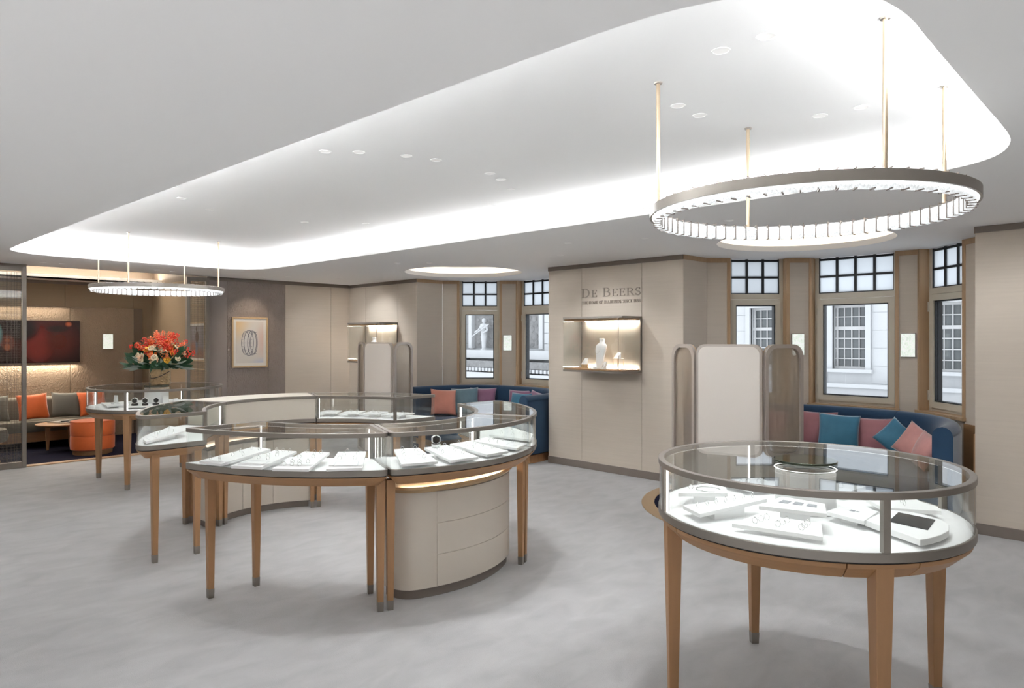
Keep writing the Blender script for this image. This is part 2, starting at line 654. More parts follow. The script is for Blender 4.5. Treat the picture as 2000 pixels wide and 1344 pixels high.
# ------------------------------------------------------------------ floor, ceiling, shell
def sheet_with_holes(name, outer, holes, z, material):
    bm = bmesh.new()
    edges = []
    for loop in [outer] + holes:
        vs = [bm.verts.new((x, y, z)) for x, y in loop]
        for i in range(len(vs)):
            edges.append(bm.edges.new((vs[i - 1], vs[i])))
    bmesh.ops.triangle_fill(bm, use_beauty=True, use_dissolve=False, edges=edges)
    me = bpy.data.meshes.new(name)
    bm.to_mesh(me)
    bm.free()
    me.materials.append(material)
    return link_mesh(name, me)


floor = struct(MB().box(-10.3, -3.6, -.12, 3.6, 8.2, 0).build('floor', M['carpet']), 'pale grey mottled cut pile carpet covering the sales floor')

cove = ccw([(-8.45, 1.375), (-6.98, 1.42), (-5.18, 1.48), (-3, 1.565), (-1.35, 1.635), (-1.05, 1.66), (-.8, 1.76), (-.65, 1.9), (-.59, 2.11), (-.6, 2.42), (-.61, 2.99), (-.62, 3.7),
            (-.64, 3.9), (-.72, 4.12), (-.86, 4.25), (-1.05, 4.31), (-1.3, 4.33), (-3.0, 4.3), (-5.6, 4.25), (-7.6, 4.21), (-8.5, 4.18), (-8.75, 4.13), (-8.95, 4.0), (-9.04, 3.8), (-9.06, 3.5),
            (-9.04, 2.9), (-9.03, 2.3), (-9.0, 1.86), (-8.93, 1.62), (-8.8, 1.47), (-8.62, 1.39)])
def chaikin(p):
    out = []
    for i in range(len(p)):
        a, b = p[i], p[(i + 1) % len(p)]
        out += [(a[0] * .75 + b[0] * .25, a[1] * .75 + b[1] * .25), (a[0] * .25 + b[0] * .75, a[1] * .25 + b[1] * .75)]
    return out


cove = chaikin(chaikin(cove))
BAYC = ((-2.67, 6.5), (-7.22, 6.28))
outer = [(-10.32, -3.6), (3.6, -3.6), (3.6, 8.25), (-10.32, 8.25)]
ceil = struct(sheet_with_holes('ceiling', outer, [cove, circle(BAYC[0], .77), circle(BAYC[1], .80)], H, M['ceiling']),
              'matt white ceiling with a long rounded light cove and two round coffers')
cov_out = offset(cove, -.30)
MB().band(offset(cove, -.025), cove, H + .0004, H + .055).build('cove_lip', M['ceiling'], ceil)
MB().prism(cov_out, HC, HC + .05).build('raised_ceiling', M['ceiling'], ceil)
MB().band(offset(cov_out, -.03), cov_out, H + .002, HC + .05).build('cove_upstand', M['ceiling'], ceil)
for c, r in zip(BAYC, (.77, .80)):
    MB().band(circle(c, r + .02), circle(c, r), H + .0004, H + .055).build('coffer_lip', M['ceiling'], ceil)
    MB().prism(circle(c, r + .2), 2.63, 2.66).build('coffer_ceiling', M['ceiling'], ceil)
    MB().band(circle(c, r + .22), circle(c, r + .2), H + .002, 2.66).build('coffer_upstand', M['ceiling'], ceil)
    MB().band(circle(c, r + .12), circle(c, r + .06), H + .006, H + .014).build('coffer_led', emit_mat('warm_coffer_led', (1, .84, .64), P_COFFER), ceil)
MB().box(-13.4, -3.8, 3.0, 3.8, 8.3, 3.1).build('sky_light_block', M['ceiling'], ceil)  # unseen slab added above the ceilings to stop sky light leaking in


class Seg:
    """one straight length of wall, with s along it and d outwards"""

    def __init__(self, P, Q):
        self.P = P
        self.L = hypot(Q[0] - P[0], Q[1] - P[1])
        self.u = ((Q[0] - P[0]) / self.L, (Q[1] - P[1]) / self.L)
        self.n = (-self.u[1], self.u[0])

    def pt(self, s, d):
        return (self.P[0] + self.u[0] * s + self.n[0] * d, self.P[1] + self.u[1] * s + self.n[1] * d)

    def box(self, mb, s0, s1, d0, d1, z0, z1):
        mb.quadbox([self.pt(s0, d0), self.pt(s1, d0), self.pt(s1, d1), self.pt(s0, d1)], z0, z1)
        return mb


def panelled_wall(name, label, P, Q, seams, material, zt=H - .05, base=True, trim_mat='dark_bronze', thick=.25, mats=None):
    """wall carcass with separate cladding panels, a bronze skirting and a bronze top trim"""
    g = Seg(P, Q)
    root = struct(g.box(MB(), .03, g.L - .03, .02, thick, 0, 2.95).build(name, M['plaster_plain']), label)
    cuts = [0] + seams + [g.L]
    zb = .085 if base else 0.0
    for i in range(len(cuts) - 1):
        mt = mats[i] if mats else material
        g.box(MB(), cuts[i] + .0025, cuts[i + 1] - .0025, 0, .02, zb, zt).build('wall_panel', M[mt], root)
    if base:
        g.box(MB(), 0, g.L, -.012, .02, 0, zb).build('skirting', M['dark_bronze'], root)
    g.box(MB(), 0, g.L, -.012, .02, zt, H).build('top_trim', M[trim_mat], root)
    return root


# window wall: pier between the bays, wall right of the bays, niche wall at the far end; end wall with taupe panels
panelled_wall('wall_pier', 'beige fabric wall between the two window bays carrying the lettering', (-5.95, WB), (-4.0, WB), [.542, 1.418], 'beige', thick=.62)
panelled_wall('wall_window_side', 'beige fabric wall beside the near window bay', (-1.34, 6.65), (3.6, 6.65), [1.9, 3.6], 'beige')
panelled_wall('wall_niche', 'beige fabric wall with the small glass showcase in the far corner', (-10.38, 6.45), (-8.49, 6.45), [.50, 1.4], 'beige')
panelled_wall('wall_end', 'end wall of taupe crinkled panels and beige fabric', (-10.38, 4.055), (-10.38, 6.47), [.30, .94, 1.225, 2.04], 'beige',
              mats=['grey_wall', 'crinkle', 'crinkle', 'beige', 'beige'], thick=.3)
for nm, P, Q, lab in (('wall_behind', (3.6, -3.5), (-10.4, -3.5), 'plain beige wall behind the photographer'),
                      ('wall_right', (3.5, 6.7), (3.5, -3.6), 'plain beige wall at the near end of the shop')):
    g = Seg(P, Q)
    struct(g.box(MB(), 0, g.L, 0, .15, 0, 2.95).build(nm, M['beige']), lab)
struct(MB().box(-10.5, -3.6, 0, -10.3, .1, 2.95).build('wall_lounge_front', M['beige']), 'plain wall beyond the metal mesh partition')

# brass ring and dark round carpet in front of each window bay
for i, c in enumerate(((-2.80, 6.36), (-7.32, 6.22))):
    t = struct(MB().prism(circle(c, 1.17), .001, .006).build('floor_inlay_%d' % (i + 1), M['navy_carpet']), 'round dark carpet inlay on the floor of a window bay')
    MB().band(circle(c, 1.29, 96), circle(c, 1.17, 96), .0, .009).build('brass_ring', M['brass'], t)


# ------------------------------------------------------------------ window bays
def window(idx, seg, label, cols, shift=0.0, zs=.853):
    """oak-lined reveal, cream casement below, black leaded grid of frosted panes above"""
    L = seg.L
    root = thing('window_%d' % idx, label, None, (*seg.pt(L / 2, .1), zs), kind='structure')
    for s0, s1 in ((0, .022), (L - .022, L)):
        seg.box(MB(), s0, s1, -.012, .16, zs, H).build('jamb', M['pale_oak'], root)
    seg.box(MB(), -.02, L + .02, -.035, .16, zs - .03, zs).build('window_sill', M['pale_oak'], root)
    seg.box(MB(), 0, L, .10, .16, zs, zs + .03).build('sub_sill', M['win_frame'], root)
    fr = MB()
    for s0, s1 in ((.022, .062), (L - .062, L - .022)):
        seg.box(fr, s0, s1, .09, .15, zs, H)
    seg.box(fr, .062, L - .062, .09, .15, 2.025, 2.085)
    fr.build('window_frame', M['win_frame'], root)
    cs = MB()
    z0, z1 = zs + .032, 2.02
    w = .062
    for s0, s1 in ((.05, .05 + w), (L - .05 - w, L - .05)):
        seg.box(cs, s0, s1, .075, .135, z0, z1)
    for a, b in ((z0, z0 + w), (z1 - w, z1)):
        seg.box(cs, .05 + w, L - .05 - w, .075, .135, a, b)
    c = cs.build('casement', M['win_frame'], root)
    g0, g1 = .05 + w, L - .05 - w
    gk = MB()
    for s0, s1, a, b in ((g0, g0 + .012, z0 + w, z1 - w), (g1 - .012, g1, z0 + w, z1 - w), (g0, g1, z0 + w, z0 + w + .012), (g0, g1, z1 - w - .012, z1 - w)):
        seg.box(gk, s0, s1, .09, .16, a, b)
    gk.build('gasket', M['muntin'], c)
    seg.box(MB(), g0 + .012, g1 - .012, .108, .116, z0 + w + .012, z1 - w - .012).build('pane', M['win_glass'], c)
    for zz in (z0 + .12, z1 - .12):
        seg.box(MB(), .035, .05, .065, .085, zz - .05, zz + .05).build('hinge', M['win_frame'], c)
    u0, u1, zb, zt = .062, L - .062, 2.085, H
    rows = [zb, zb + .19, zb + .38, zt]
    for k in range(cols + 1):
        s = u0 + (u1 - u0) * k / cols
        h_ = .013 if 0 < k < cols else .009
        seg.box(MB(), max(u0, s - h_), min(u1, s + h_), .10, .13, zb, zt).build('muntin', M['muntin'], root)
    for z in rows[:3]:
        seg.box(MB(), u0, u1, .102, .128, z - (.012 if z > zb else 0), z + .012).build('muntin', M['muntin'], root)
    for k in range(cols):
        for r in range(3):
            s0, s1 = u0 + (u1 - u0) * k / cols + .008, u0 + (u1 - u0) * (k + 1) / cols - .008
            seg.box(MB(), s0, s1, .112, .118, rows[r] + .008, rows[r + 1] - .004).build('frosted_pane', M['frost'], root)
    return root


def sconce(seg, s, label):
    t = thing('wall_light', label, 'wall light', (*seg.pt(s, 0), 1.51), group='backlit pearl wall lights')
    seg.box(MB(), s - .068, s + .068, -.022, .0, 1.385, 1.635).build('back_plate', M['bronze'], t)
    seg.box(MB(), s - .064, s + .064, -.034, -.022, 1.392, 1.628).build('pearl_panel', M['sconce'], t)
    return t


def bay(i, dx, dy, wn, labs, skip_light=False):
    p = [(-4.0, 6.61), (-4.0, 7.11), (-3.83, 7.28), (-3.353, 7.757), (-3.178, 7.932), (-2.278, 7.932), (-2.079, 7.932), (-1.575, 7.428), (-1.34, 7.193), (-1.34, 6.61)]
    p = [(x + dx, y + dy) for x, y in p]
    if i == 2:
        p[8], p[9] = (-5.955, 7.13), (-5.955, WB + .02)
    else:
        p[9] = (-1.34, 6.67)
    sg = [Seg(p[k], p[k + 1]) for k in range(9)]
    root = struct(sg[0].box(MB(), .06, sg[0].L, .02, .14, 0, 2.95).build('wall_bay_%d' % i, M['plaster_plain']), labs[0])
    ztop = H - .05
    for k in (1, 3, 5, 7, 8):
        sg[k].box(MB(), 0, sg[k].L - (.06 if k == 8 else 0), .02, .20, 0, 2.95).build('bay_carcass', M['plaster_plain'], root)
    for k in (0, 1, 3, 5, 7, 8):
        sg[k].box(MB(), .002, sg[k].L - (.0 if k in (0,) else .002), 0, .02, 0, ztop).build('wall_panel', M['beige'], root)
        sg[k].box(MB(), 0, sg[k].L, -.008, .02, ztop, H).build('top_trim', M['pale_oak'], root)
    for k in (1, 3, 5, 7):      # oak edge strips
        if k != 7:
            sg[k].box(MB(), sg[k].L - .014, sg[k].L, -.010, .02, .83, H).build('oak_edge', M['pale_oak'], root)
        if k != 1:
            sg[k].box(MB(), 0, .014, -.010, .02, .83, H).build('oak_edge', M['pale_oak'], root)
    for k in (7, 8):            # oak dado beside the bench end
        sg[k].box(MB(), 0, sg[k].L, -.012, 0, 0, .80).build('oak_dado', M['oak'], root)
    for k in (2, 4, 6):         # wall below the windows
        sg[k].box(MB(), 0, sg[k].L, .0, .2, 0, .823).build('wall_below_window', M['beige'], root)
        sg[k].box(MB(), 0, sg[k].L, .16, .3, H, 2.95).build('lintel', M['plaster_plain'], root)
    window(wn, sg[2], labs[1], 3)
    window(wn + 1, sg[4], labs[2], 4)
    window(wn + 2, sg[6], labs[3], 3)
    sconce(sg[3], sg[3].L * .42, labs[4])
    sconce(sg[5], sg[5].L * .52, labs[5])


bay(1, 0, 0, 1, ('angled beige bay wall behind the near blue bench', 'tall narrow casement window just behind the near folding screen', 'wide central casement window above the near blue bench',
                 'narrow angled casement window at the end of the near bench',
                 'pearl wall light partly behind the near folding screen', 'pearl wall light between wide window and angled window of near bay'))
bay(2, -4.49, -.16, 4, ('angled beige bay wall behind the far blue bench', 'narrow casement window of the far bay facing carved facade', 'casement window of the far bay half hidden by the lettered wall',
                        'angled casement window hidden behind the lettered wall', 'pearl wall light between the two far bay windows', 'pearl wall light behind the lettered wall'))

# ------------------------------------------------------------------ street outside
def stone_front():
    t = thing('stone_building', 'pale stone building with white sash windows across the street', 'building', (-9, 30, -7))
    wins = [-18.36 + 3.63 * k for k in range(6)]
    W, z0, z1 = 1.30, .32, 2.95
    wall = MB()
    xs = [-24] + [v for w in wins for v in (w, w + W)] + [8]
    for k in range(0, len(xs) - 1, 2):
        wall.box(xs[k], 30.12, -7, xs[k + 1], 31, 16)
    for w in wins:
        wall.box(w, 30.12, -7, w + W, 31, z0)
        wall.box(w, 30.12, z1, w + W, 31, 16)
        wall.box(w, 30.6, z0, w + W, 31, z1)
    wall.build('wall', M['stone'], t)
    # ashlar blocks, each with its own joints, around the windows in view
    zr = [-.25 + .72 * k for k in range(7)]
    n = 0
    for r in range(len(zr) - 1):
        for k in range(len(wins) + 1):
            a = (wins[k - 1] + W + .22) if k else wins[0] - 2.0
            b = (wins[k] - .22) if k < len(wins) else wins[-1] + W + 2.0
            cut = a + (b - a) * (.36 if r % 2 else .64)
            for c0, c1 in ((a, cut), (cut, b)):
                MB().box(c0 + .006, 30.095, zr[r] + .006, c1 - .006, 30.13, zr[r + 1] - .006).build('stone_block', M['stone'], t, smooth=0)
    for w in wins:
        s = MB()
        s.box(w - .2, 29.97, z0 - .12, w, 30.2, z1 + .2).box(w + W, 29.97, z0 - .12, w + W + .2, 30.2, z1 + .2).box(w, 29.97, z1, w + W, 30.2, z1 + .2)
        win = s.build('window', M['stone'], t, smooth=0)
        MB().box(w - .28, 29.85, z0 - .14, w + W + .28, 30.25, z0).build('sill', M['stone'], win, smooth=0)
        MB().box(w, 30.42, z0, w + W, 30.45, z1).build('pane', M['far_glass'], win, smooth=0)
        bars = MB()
        for q in range(5):
            x = w + .07 + (W - .14) * q / 4
            bars.box(x - (.035 if q in (0, 4) else .02), 30.36, z0, x + (.035 if q in (0, 4) else .02), 30.42, z1)
        mid = z0 + (z1 - z0) * .64
        for z, hh in [(z0 + .04, .05), (mid, .07), (z1 - .05, .05)] + [(z0 + (mid - z0) * q / 4, .02) for q in (1, 2, 3)] + [(mid + (z1 - mid) * .5, .02)]:
            bars.box(w, 30.35, z - hh, w + W, 30.42, z + hh)
        bars.build('glazing_bars', M['sash_white'], win, smooth=0)
    MB().box(-24, 29.6, -.42, 8, 30.3, -.27).build('ledge', M['stone'], t, smooth=0)
    MB().box(-24, 29.75, -.85, 8, 30.3, -.42).build('fascia', M['stone'], t, smooth=0)
    MB().box(-24, 29.2, -1.12, 8, 30.3, -.98).build('cornice', M['stone_grey'], t, smooth=0)
    MB().box(-24, 29.0, -1.75, 8, 30.3, -1.2).build('lower_fascia', M['stone'], t, smooth=0)
    pl = []
    for k in range(40):
        pl.append(MB().lathe([(.0, 0), (.11, .03), (.13, .09), (.06, .12), (0, .13)], (-5.9, 29.9), 10))
        pl[-1].v = [(x, y, z - .2 + .15 * k) for x, y, z in pl[-1].v]
        pl[-1].build('carved_bead', M['stone'], t)


def carved_front():
    t = thing('carved_building', 'ornate pale building with carved niche and cornice seen through the far bay', 'building', (-34, 30, -7))
    MB().box(-60, 30.3, -7, -24.2, 31, 16).build('wall', M['stone'], t, smooth=0)
    for a, b in ((-33.6, -31.1), (-30.1, -27.7)):
        n = MB().box(a, 30.2, 1.0, b, 30.32, 3.2).build('niche', M['stone_grey'], t, smooth=0)
        f = MB()
        f.box(a - .3, 29.9, .95, a, 30.3, 3.5).box(b, 29.9, .95, b + .3, 30.3, 3.5).box(a - .3, 29.9, 3.2, b + .3, 30.3, 3.5)
        f.build('niche_frame', M['stone'], n, smooth=0)
        rel = MB()
        for k in range(26):
            x, z, r = random.uniform(a + .2, b - .2), random.uniform(1.2, 3.0), random.uniform(.1, .26)
            rel.lathe([(0.01, -r * .5), (r, 0), (0.01, r * .5)], (0, 0), 8)
            m = 24
            rel.v[-m:] = [(x + vx, 30.18 + vz * .5, z + vy) for vx, vy, vz in rel.v[-m:]]
        rel.build('carving', M['stone_grey'], n)
    for k in range(9):
        z = -.6 + .62 * k
        MB().box(-36.2, 29.95, z + .012, -34.2, 30.3, z + .608).build('stone_block', M['stone'], t, smooth=0)
        MB().box(-27.3, 29.95, z + .012, -25.2, 30.3, z + .608).build('stone_block', M['stone'], t, smooth=0)
    MB().box(-60, 29.4, .35, -24.2, 30.3, .85).build('ledge', M['stone'], t, smooth=0)
    MB().box(-60, 28.9, -.2, -24.2, 30.3, .2).build('cornice', M['stone_grey'], t, smooth=0)
    for k in range(46):
        MB().box(-38 + .3 * k, 28.8, -.42, -37.84 + .3 * k, 29.2, -.22).build('dentil', M['stone'], t, smooth=0)
    MB().box(-60, 28.7, -1.3, -24.2, 30.3, -.5).build('lower_fascia', M['stone'], t, smooth=0)
    MB().box(-60, 28.2, -2.1, -24.2, 30.3, -1.5).build('lower_ledge', M['stone'], t, smooth=0)
    s = thing('statue', 'weathered stone figure with a staff standing in the carved niche', 'statue', (-32.2, 29.7, .85))
    bd = MB()
    bd.lathe([(.22, 0), (.2, .05), (.13, .1), (.15, .5), (.2, .85), (.17, 1.1), (.26, 1.5), (.22, 1.62), (.08, 1.68), (.09, 1.72), (.13, 1.82), (.11, 1.95), (.02, 2.0)], (0, 0), 14)
    bd.tube([(.2, 0, 1.55), (.42, -.1, 1.25), (.25, -.3, 1.05)], [.09, .075, .06], 8)
    bd.tube([(-.2, 0, 1.55), (-.38, -.1, 1.25), (-.6, -.25, 1.1)], [.09, .075, .06], 8)
    bd.build('body', M['stone'], s, local=True)
    MB().tube([(.75, -.3, 1.6), (-.85, -.25, .85)], .035, 8).build('staff', M['stone'], s, local=True)


stone_front()
carved_front()

# ------------------------------------------------------------------ lettering on the pier wall
def arc(cx, cy, rx, ry, a0, a1, w0, w1, n=14):
    """stroke along an ellipse; the stroke is w0 wide where it runs level and w1 where it runs upright"""
    out = []
    for k in range(n + 1):
        a = radians(a0 + (a1 - a0) * k / n)
        out.append((cx + rx * cos(a), cy + ry * sin(a), w0 + (w1 - w0) * abs(cos(a))))
    return out


TH, TN, SR = .15, .055, .05     # thick, thin and serif strokes


def stem(x, y0=0., y1=1., w=TH):
    return [[(x, y0, w), (x, y1, w)], [(x - .13, y0 + .02, SR), (x + .13, y0 + .02, SR)], [(x - .13, y1 - .02, SR), (x + .13, y1 - .02, SR)]]


GL = {
    'D': (.86, stem(.16) + [[(.16, .97, TN), (.36, .97, TN)] + arc(.36, .5, .36, .47, 90, -90, TN, TH) + [(.16, .03, TN)]]),
    'E': (.70, stem(.16) + [[(.16, .97, TN), (.60, .97, TN)], [(.16, .51, TN), (.46, .51, TN)], [(.16, .03, TN), (.63, .03, TN)], [(.59, .99, .05), (.59, .78, .05)], [(.62, .01, .05), (.62, .24, .05)], [(.45, .62, .04), (.45, .40, .04)]]),
    'B': (.76, stem(.16) + [[(.16, .97, TN)] + arc(.34, .745, .24, .225, 90, -90, TN, .13) + [(.16, .52, TN)], [(.16, .52, TN)] + arc(.36, .275, .28, .245, 90, -90, TN, .14) + [(.16, .03, TN)]]),
    'R': (.80, stem(.16) + [[(.16, .97, TN)] + arc(.36, .745, .25, .225, 90, -90, TN, .13) + [(.16, .52, TN)], [(.38, .52, .13), (.70, .04, .13)], [(.62, .02, SR), (.82, .02, SR)]]),
    'S': (.62, [arc(.31, .745, .21, .225, 20, 270, TN, .11, 16)[:-1] + arc(.31, .26, .22, .24, 90, -160, .13, .12, 16), [(.51, .97, .04), (.51, .76, .04)], [(.09, .03, .04), (.09, .26, .04)]]),
    'T': (.76, stem(.38)[:2] + [[(.06, .97, TN), (.70, .97, TN)], [(.07, .99, .05), (.07, .76, .05)], [(.69, .99, .05), (.69, .76, .05)]]),
    'H': (.92, stem(.16) + stem(.74) + [[(.16, .5, TN), (.74, .5, TN)]]),
    'O': (.90, [arc(.45, .5, .36, .47, 0, 360, TN, TH, 28)]),
    'M': (1.06, stem(.14, w=.07) + stem(.90) + [[(.16, .97, .13), (.50, .05, .1)], [(.50, .05, TN), (.86, .95, TN)]]),
    'F': (.66, stem(.16) + [[(.16, .97, TN), (.58, .97, TN)], [(.16, .51, TN), (.44, .51, TN)], [(.57, .99, .05), (.57, .78, .05)]]),
    'I': (.34, stem(.17)),
    'A': (.86, [[(.10, .03, TN), (.43, .99, TN)], [(.43, .99, .12), (.75, .03, .14)], [(.22, .34, TN), (.62, .34, TN)], [(.0, .02, SR), (.22, .02, SR)], [(.62, .02, SR), (.88, .02, SR)]]),
    'N': (.92, stem(.14, w=.07) + stem(.78, w=.07) + [[(.14, .97, .13), (.78, .03, .13)]]),
    'C': (.80, [arc(.44, .5, .36, .47, 42, 318, TN, TH, 22), [(.70, .97, .05), (.70, .72, .05)]]),
    '1': (.46, stem(.25)[:2] + [[(.09, .84, TN), (.25, .98, TN)]]),
    '8': (.62, [arc(.31, .75, .19, .21, 0, 360, TN, .1, 20), arc(.31, .27, .23, .25, 0, 360, TN, .12, 20)]),
}


def stroke_mesh(mb, pts, ox, oz, s, y0, y1):
    m = len(pts)
    left, right = [], []
    for i, (x, z, w) in enumerate(pts):
        a, b = pts[max(i - 1, 0)], pts[min(i + 1, m - 1)]
        tx, tz = b[0] - a[0], b[1] - a[1]
        l = hypot(tx, tz) or 1
        nx, nz = -tz / l, tx / l
        left.append((ox + (x + nx * w / 2) * s, oz + (z + nz * w / 2) * s))
        right.append((ox + (x - nx * w / 2) * s, oz + (z - nz * w / 2) * s))
    for i in range(m - 1):
        q = [left[i], left[i + 1], right[i + 1], right[i]]
        v = [(x, y0, z) for x, z in q] + [(x, y1, z) for x, z in q]
        mb.add(v, [(3, 2, 1, 0), (4, 5, 6, 7), (0, 1, 5, 4), (1, 2, 6, 5), (2, 3, 7, 6), (3, 0, 4, 7)])


def write_line(root, text, x0, x1, z, caps, gap, wt=1.0):
    width, items = 0.0, []
    for ch, hgt in zip(text, caps):
        if ch == ' ':
            width += .5 * hgt
            continue
        items.append((ch, hgt, width))
        width += (GL[ch][0] + gap) * hgt
    k = (x1 - x0) / width
    for ch, hgt, w in items:
        mb = MB()
        for st in GL[ch][1]:
            stroke_mesh(mb, [(x * k, zz, wd * wt) for x, zz, wd in st], x0 + w * k, z, hgt, WB - .007, WB + .001)
        mb.build('letter', M['letter'], root, smooth=0)


sign = thing('wall_lettering', 'two lines of taupe serif capitals on the beige wall above the glass showcase', 'lettering', (-4.97, WB, 2.0))
big, small = .106, .087
write_line(sign, 'DE BEERS', -5.408, -4.53, 2.074, [big, small, small, big, small, small, small, small], .10)
write_line(sign, 'THE HOME OF DIAMONDS SINCE 1888', -5.40, -4.545, 1.992, [.037] * 40, .16, .72)

# ------------------------------------------------------------------ legs, display cases
def leg(parent, x, y, u, ztop=.76, w1=.026, w0=.0165, inlay=False):
    """tapered square oak leg with a bronze shoe"""
    zc = .052
    wc = w0 + (w1 - w0) * zc / ztop

    def ring(w):
        n = (-u[1], u[0])
        return [(x + u[0] * a * w + n[0] * b * w, y + u[1] * a * w + n[1] * b * w) for a, b in ((-1, -1), (1, -1), (1, 1), (-1, 1))]
    o = MB().loft([(ring(wc), zc), (ring(w1), ztop)]).build('leg', M['oak'], parent, bevel=.002)
    MB().loft([(ring(w0), 0), (ring(wc + .0008), zc + .004)]).build('shoe', M['bronze'], o)
    return o


ZR0, ZR1, ZD, ZF0 = 1.018, 1.043, .832, .798      # rim bottom, rim top, deck, lower frame bottom


def display_case(root, poly, posts, solid=False, rim=.026, segs=None, post_w=.011):
    P = poly
    MB().band(P, offset(P, rim), ZR0, ZR1).build('top_rim', M['bronze'], root, bevel=.002)
    if solid:
        MB().prism(offset(P, rim), ZR1 - .02, ZR1 + .001).build('leather_top', M['ivory'], root)
    else:
        MB().prism(offset(P, rim - .001), ZR1 - .011, ZR1 - .001).build('glass_top', M['top_glass'], root)
    if not solid:
        MB().band(offset(P, .005), offset(P, .012), ZD, ZR0).build('glass_side', M['glass'], root)
        MB().band(offset(P, .014), offset(P, .0235), ZR0 - .0006, ZR0 - .0002).build('led_strip', M['led'], root)
    MB().prism(offset(P, .012), ZD - .02, ZD).build('display_deck', M['deck'], root)
    MB().band(P, offset(P, .0125), ZF0, ZD + .001).build('lower_frame', M['bronze'], root, bevel=.003)
    MB().band(offset(P, .010), offset(P, .03), ZF0 - .006, ZF0).build('shadow_gap', M['black'], root)
    if segs is None:
        MB().loft([(offset(P, .055), .742), (offset(P, .05), .738), (offset(P, .006), .786), (offset(P, .006), ZF0 - .006)][1:]).build('apron', M['oak_h'], root)
    for i, (x, y, u, led) in enumerate(posts):
        MB().obox((x, y), u, post_w, post_w, ZD, ZR0 + .002).build('post', M['bronze'], root)
        if led:
            n = (-u[1], u[0])
            MB().obox((x + led[0] * (post_w + .004), y + led[1] * (post_w + .004)), u, .0028, .0028, ZD, ZR0 - .002).build('post_led', M['led'], root)


CC = (-4.79, 2.885)
EO, EI = (1.67, 1.37), (1.21, .90)


def ell(e, t):
    return (e[0] * cos(t), e[1] * sin(t))


def case_corner(sx, sy, r_gap, r_joint=.05):
    """one of the four end cases; sx, sy = which quarter of the oval"""
    to, tg = math.asin(.6 / EO[1]), math.acos(.415 / EO[0])
    ti, tgi = math.asin(.42 / EI[1]), math.acos(.425 / EI[0])
    n = 26
    pts = [ell(EO, to + (tg - to) * k / n) for k in range(n + 1)] + [ell(EI, tgi + (ti - tgi) * k / n) for k in range(n + 1)]
    pts = soften(pts, {0: r_joint, n: r_gap})
    pts = ccw([(CC[0] + sx * x, CC[1] + sy * y) for x, y in pts])
    return offset(pts, .003)


def case_side(sx, r_joint=.05):
    to, ti = math.asin(.6 / EO[1]), math.asin(.42 / EI[1])
    n = 28
    pts = [ell(EO, -to + 2 * to * k / n) for k in range(n + 1)] + [ell(EI, ti - 2 * ti * k / n) for k in range(n + 1)]
    pts = soften(pts, {0: r_joint, n: r_joint})
    pts = ccw([(CC[0] + sx * x, CC[1] + y) for x, y in pts])
    return offset(pts, .003)


JU = (.922, .386)         # direction of a joint (outwards)
JN = (-.386, .922)


def corner_posts(sx, sy):
    out = []
    gx, gy = .425 + .018, EI[1] * sqrt(1 - (.443 / EI[0]) ** 2) + .018
    out.append((CC[0] + sx * gx, CC[1] + sy * gy, (1, 0), (sx, sy * .2)))
    jx, jy = 1.07 + .03, .42 + .033
    out.append((CC[0] + sx * jx, CC[1] + sy * jy, (JU[0] * sx, JU[1] * sy), (-sx * .3, sy * .9)))
    return out


def corner_legs(root, sx, sy):
    for x, y in ((.475, 1.19), (.475, .90)):
        leg(root, CC[0] + sx * x, CC[1] + sy * y, (1, 0))
    for x, y in ((1.385, .615) if sx * sy > 0 else (1.40, .562), (1.12, .44)):
        px, py = x + JN[0] * .029, y + JN[1] * .029
        leg(root, CC[0] + sx * px, CC[1] + sy * py, (JU[0] * sx, JU[1] * sy))


CASES = {}
for key, sx, sy, rg, lab in (
        ('A', 1, -1, .03, 'curved glass display counter in front with four ring trays beside the open gap'),
        ('C', 1, 1, .16, 'curved glass display counter nearest the lettered wall with rounded end'),
        ('D', -1, 1, .04, 'curved glass display counter farthest back with a row of four low trays'),
        ('F', -1, -1, .16, 'curved glass display counter with rounded end and one long sloping tray')):
    poly = case_corner(sx, sy, rg)
    cx = sum(p[0] for p in poly) / len(poly)
    cy = sum(p[1] for p in poly) / len(poly)
    r = thing('display_counter', lab, 'display counter', (cx, cy, 0), group='glass counters of the oval island')
    display_case(r, poly, corner_posts(sx, sy))
    corner_legs(r, sx, sy)
    CASES[key] = r
for key, sx, solid, lab in (('B', 1, False, 'curved glass display counter above the ivory drawer cabinet with an open ring box'),
                            ('E', -1, True, 'curved counter with solid ivory leather top and ivory front panel')):
    poly = case_side(sx)
    cx = sum(p[0] for p in poly) / len(poly)
    r = thing('display_counter', lab, 'display counter', (cx, CC[1], 0), group='glass counters of the oval island')
    posts = []
    for sy in (-1, 1):
        posts.append((CC[0] + sx * 1.115, CC[1] + sy * .405, (JU[0] * sx, JU[1] * sy), (0, -sy)))
    display_case(r, poly, posts, solid)
    if solid:
        MB().band(offset(poly, .006), offset(poly, .02), ZD, ZR0).build('ivory_panel', M['ivory'], r)
    for sy in (-1, 1):
        for x, y in ((1.385, .615) if sx * sy > 0 else (1.40, .562), (1.12, .44)):
            px, py = x - JN[0] * .029, y - JN[1] * .029
            leg(r, CC[0] + sx * px, CC[1] + sy * py, (JU[0] * sx, JU[1] * sy))
    CASES[key] = r


ISLAND = radians(.7)


def turn_island(r, ISLAND=ISLAND):
    """the whole oval stands slightly turned to the walls"""
    x, y = r.location.x - CC[0], r.location.y - CC[1]
    r.location.x = CC[0] + x * cos(ISLAND) - y * sin(ISLAND)
    r.location.y = CC[1] + x * sin(ISLAND) + y * cos(ISLAND)
    r.rotation_euler.z = ISLAND


for r in CASES.values():
    turn_island(r)


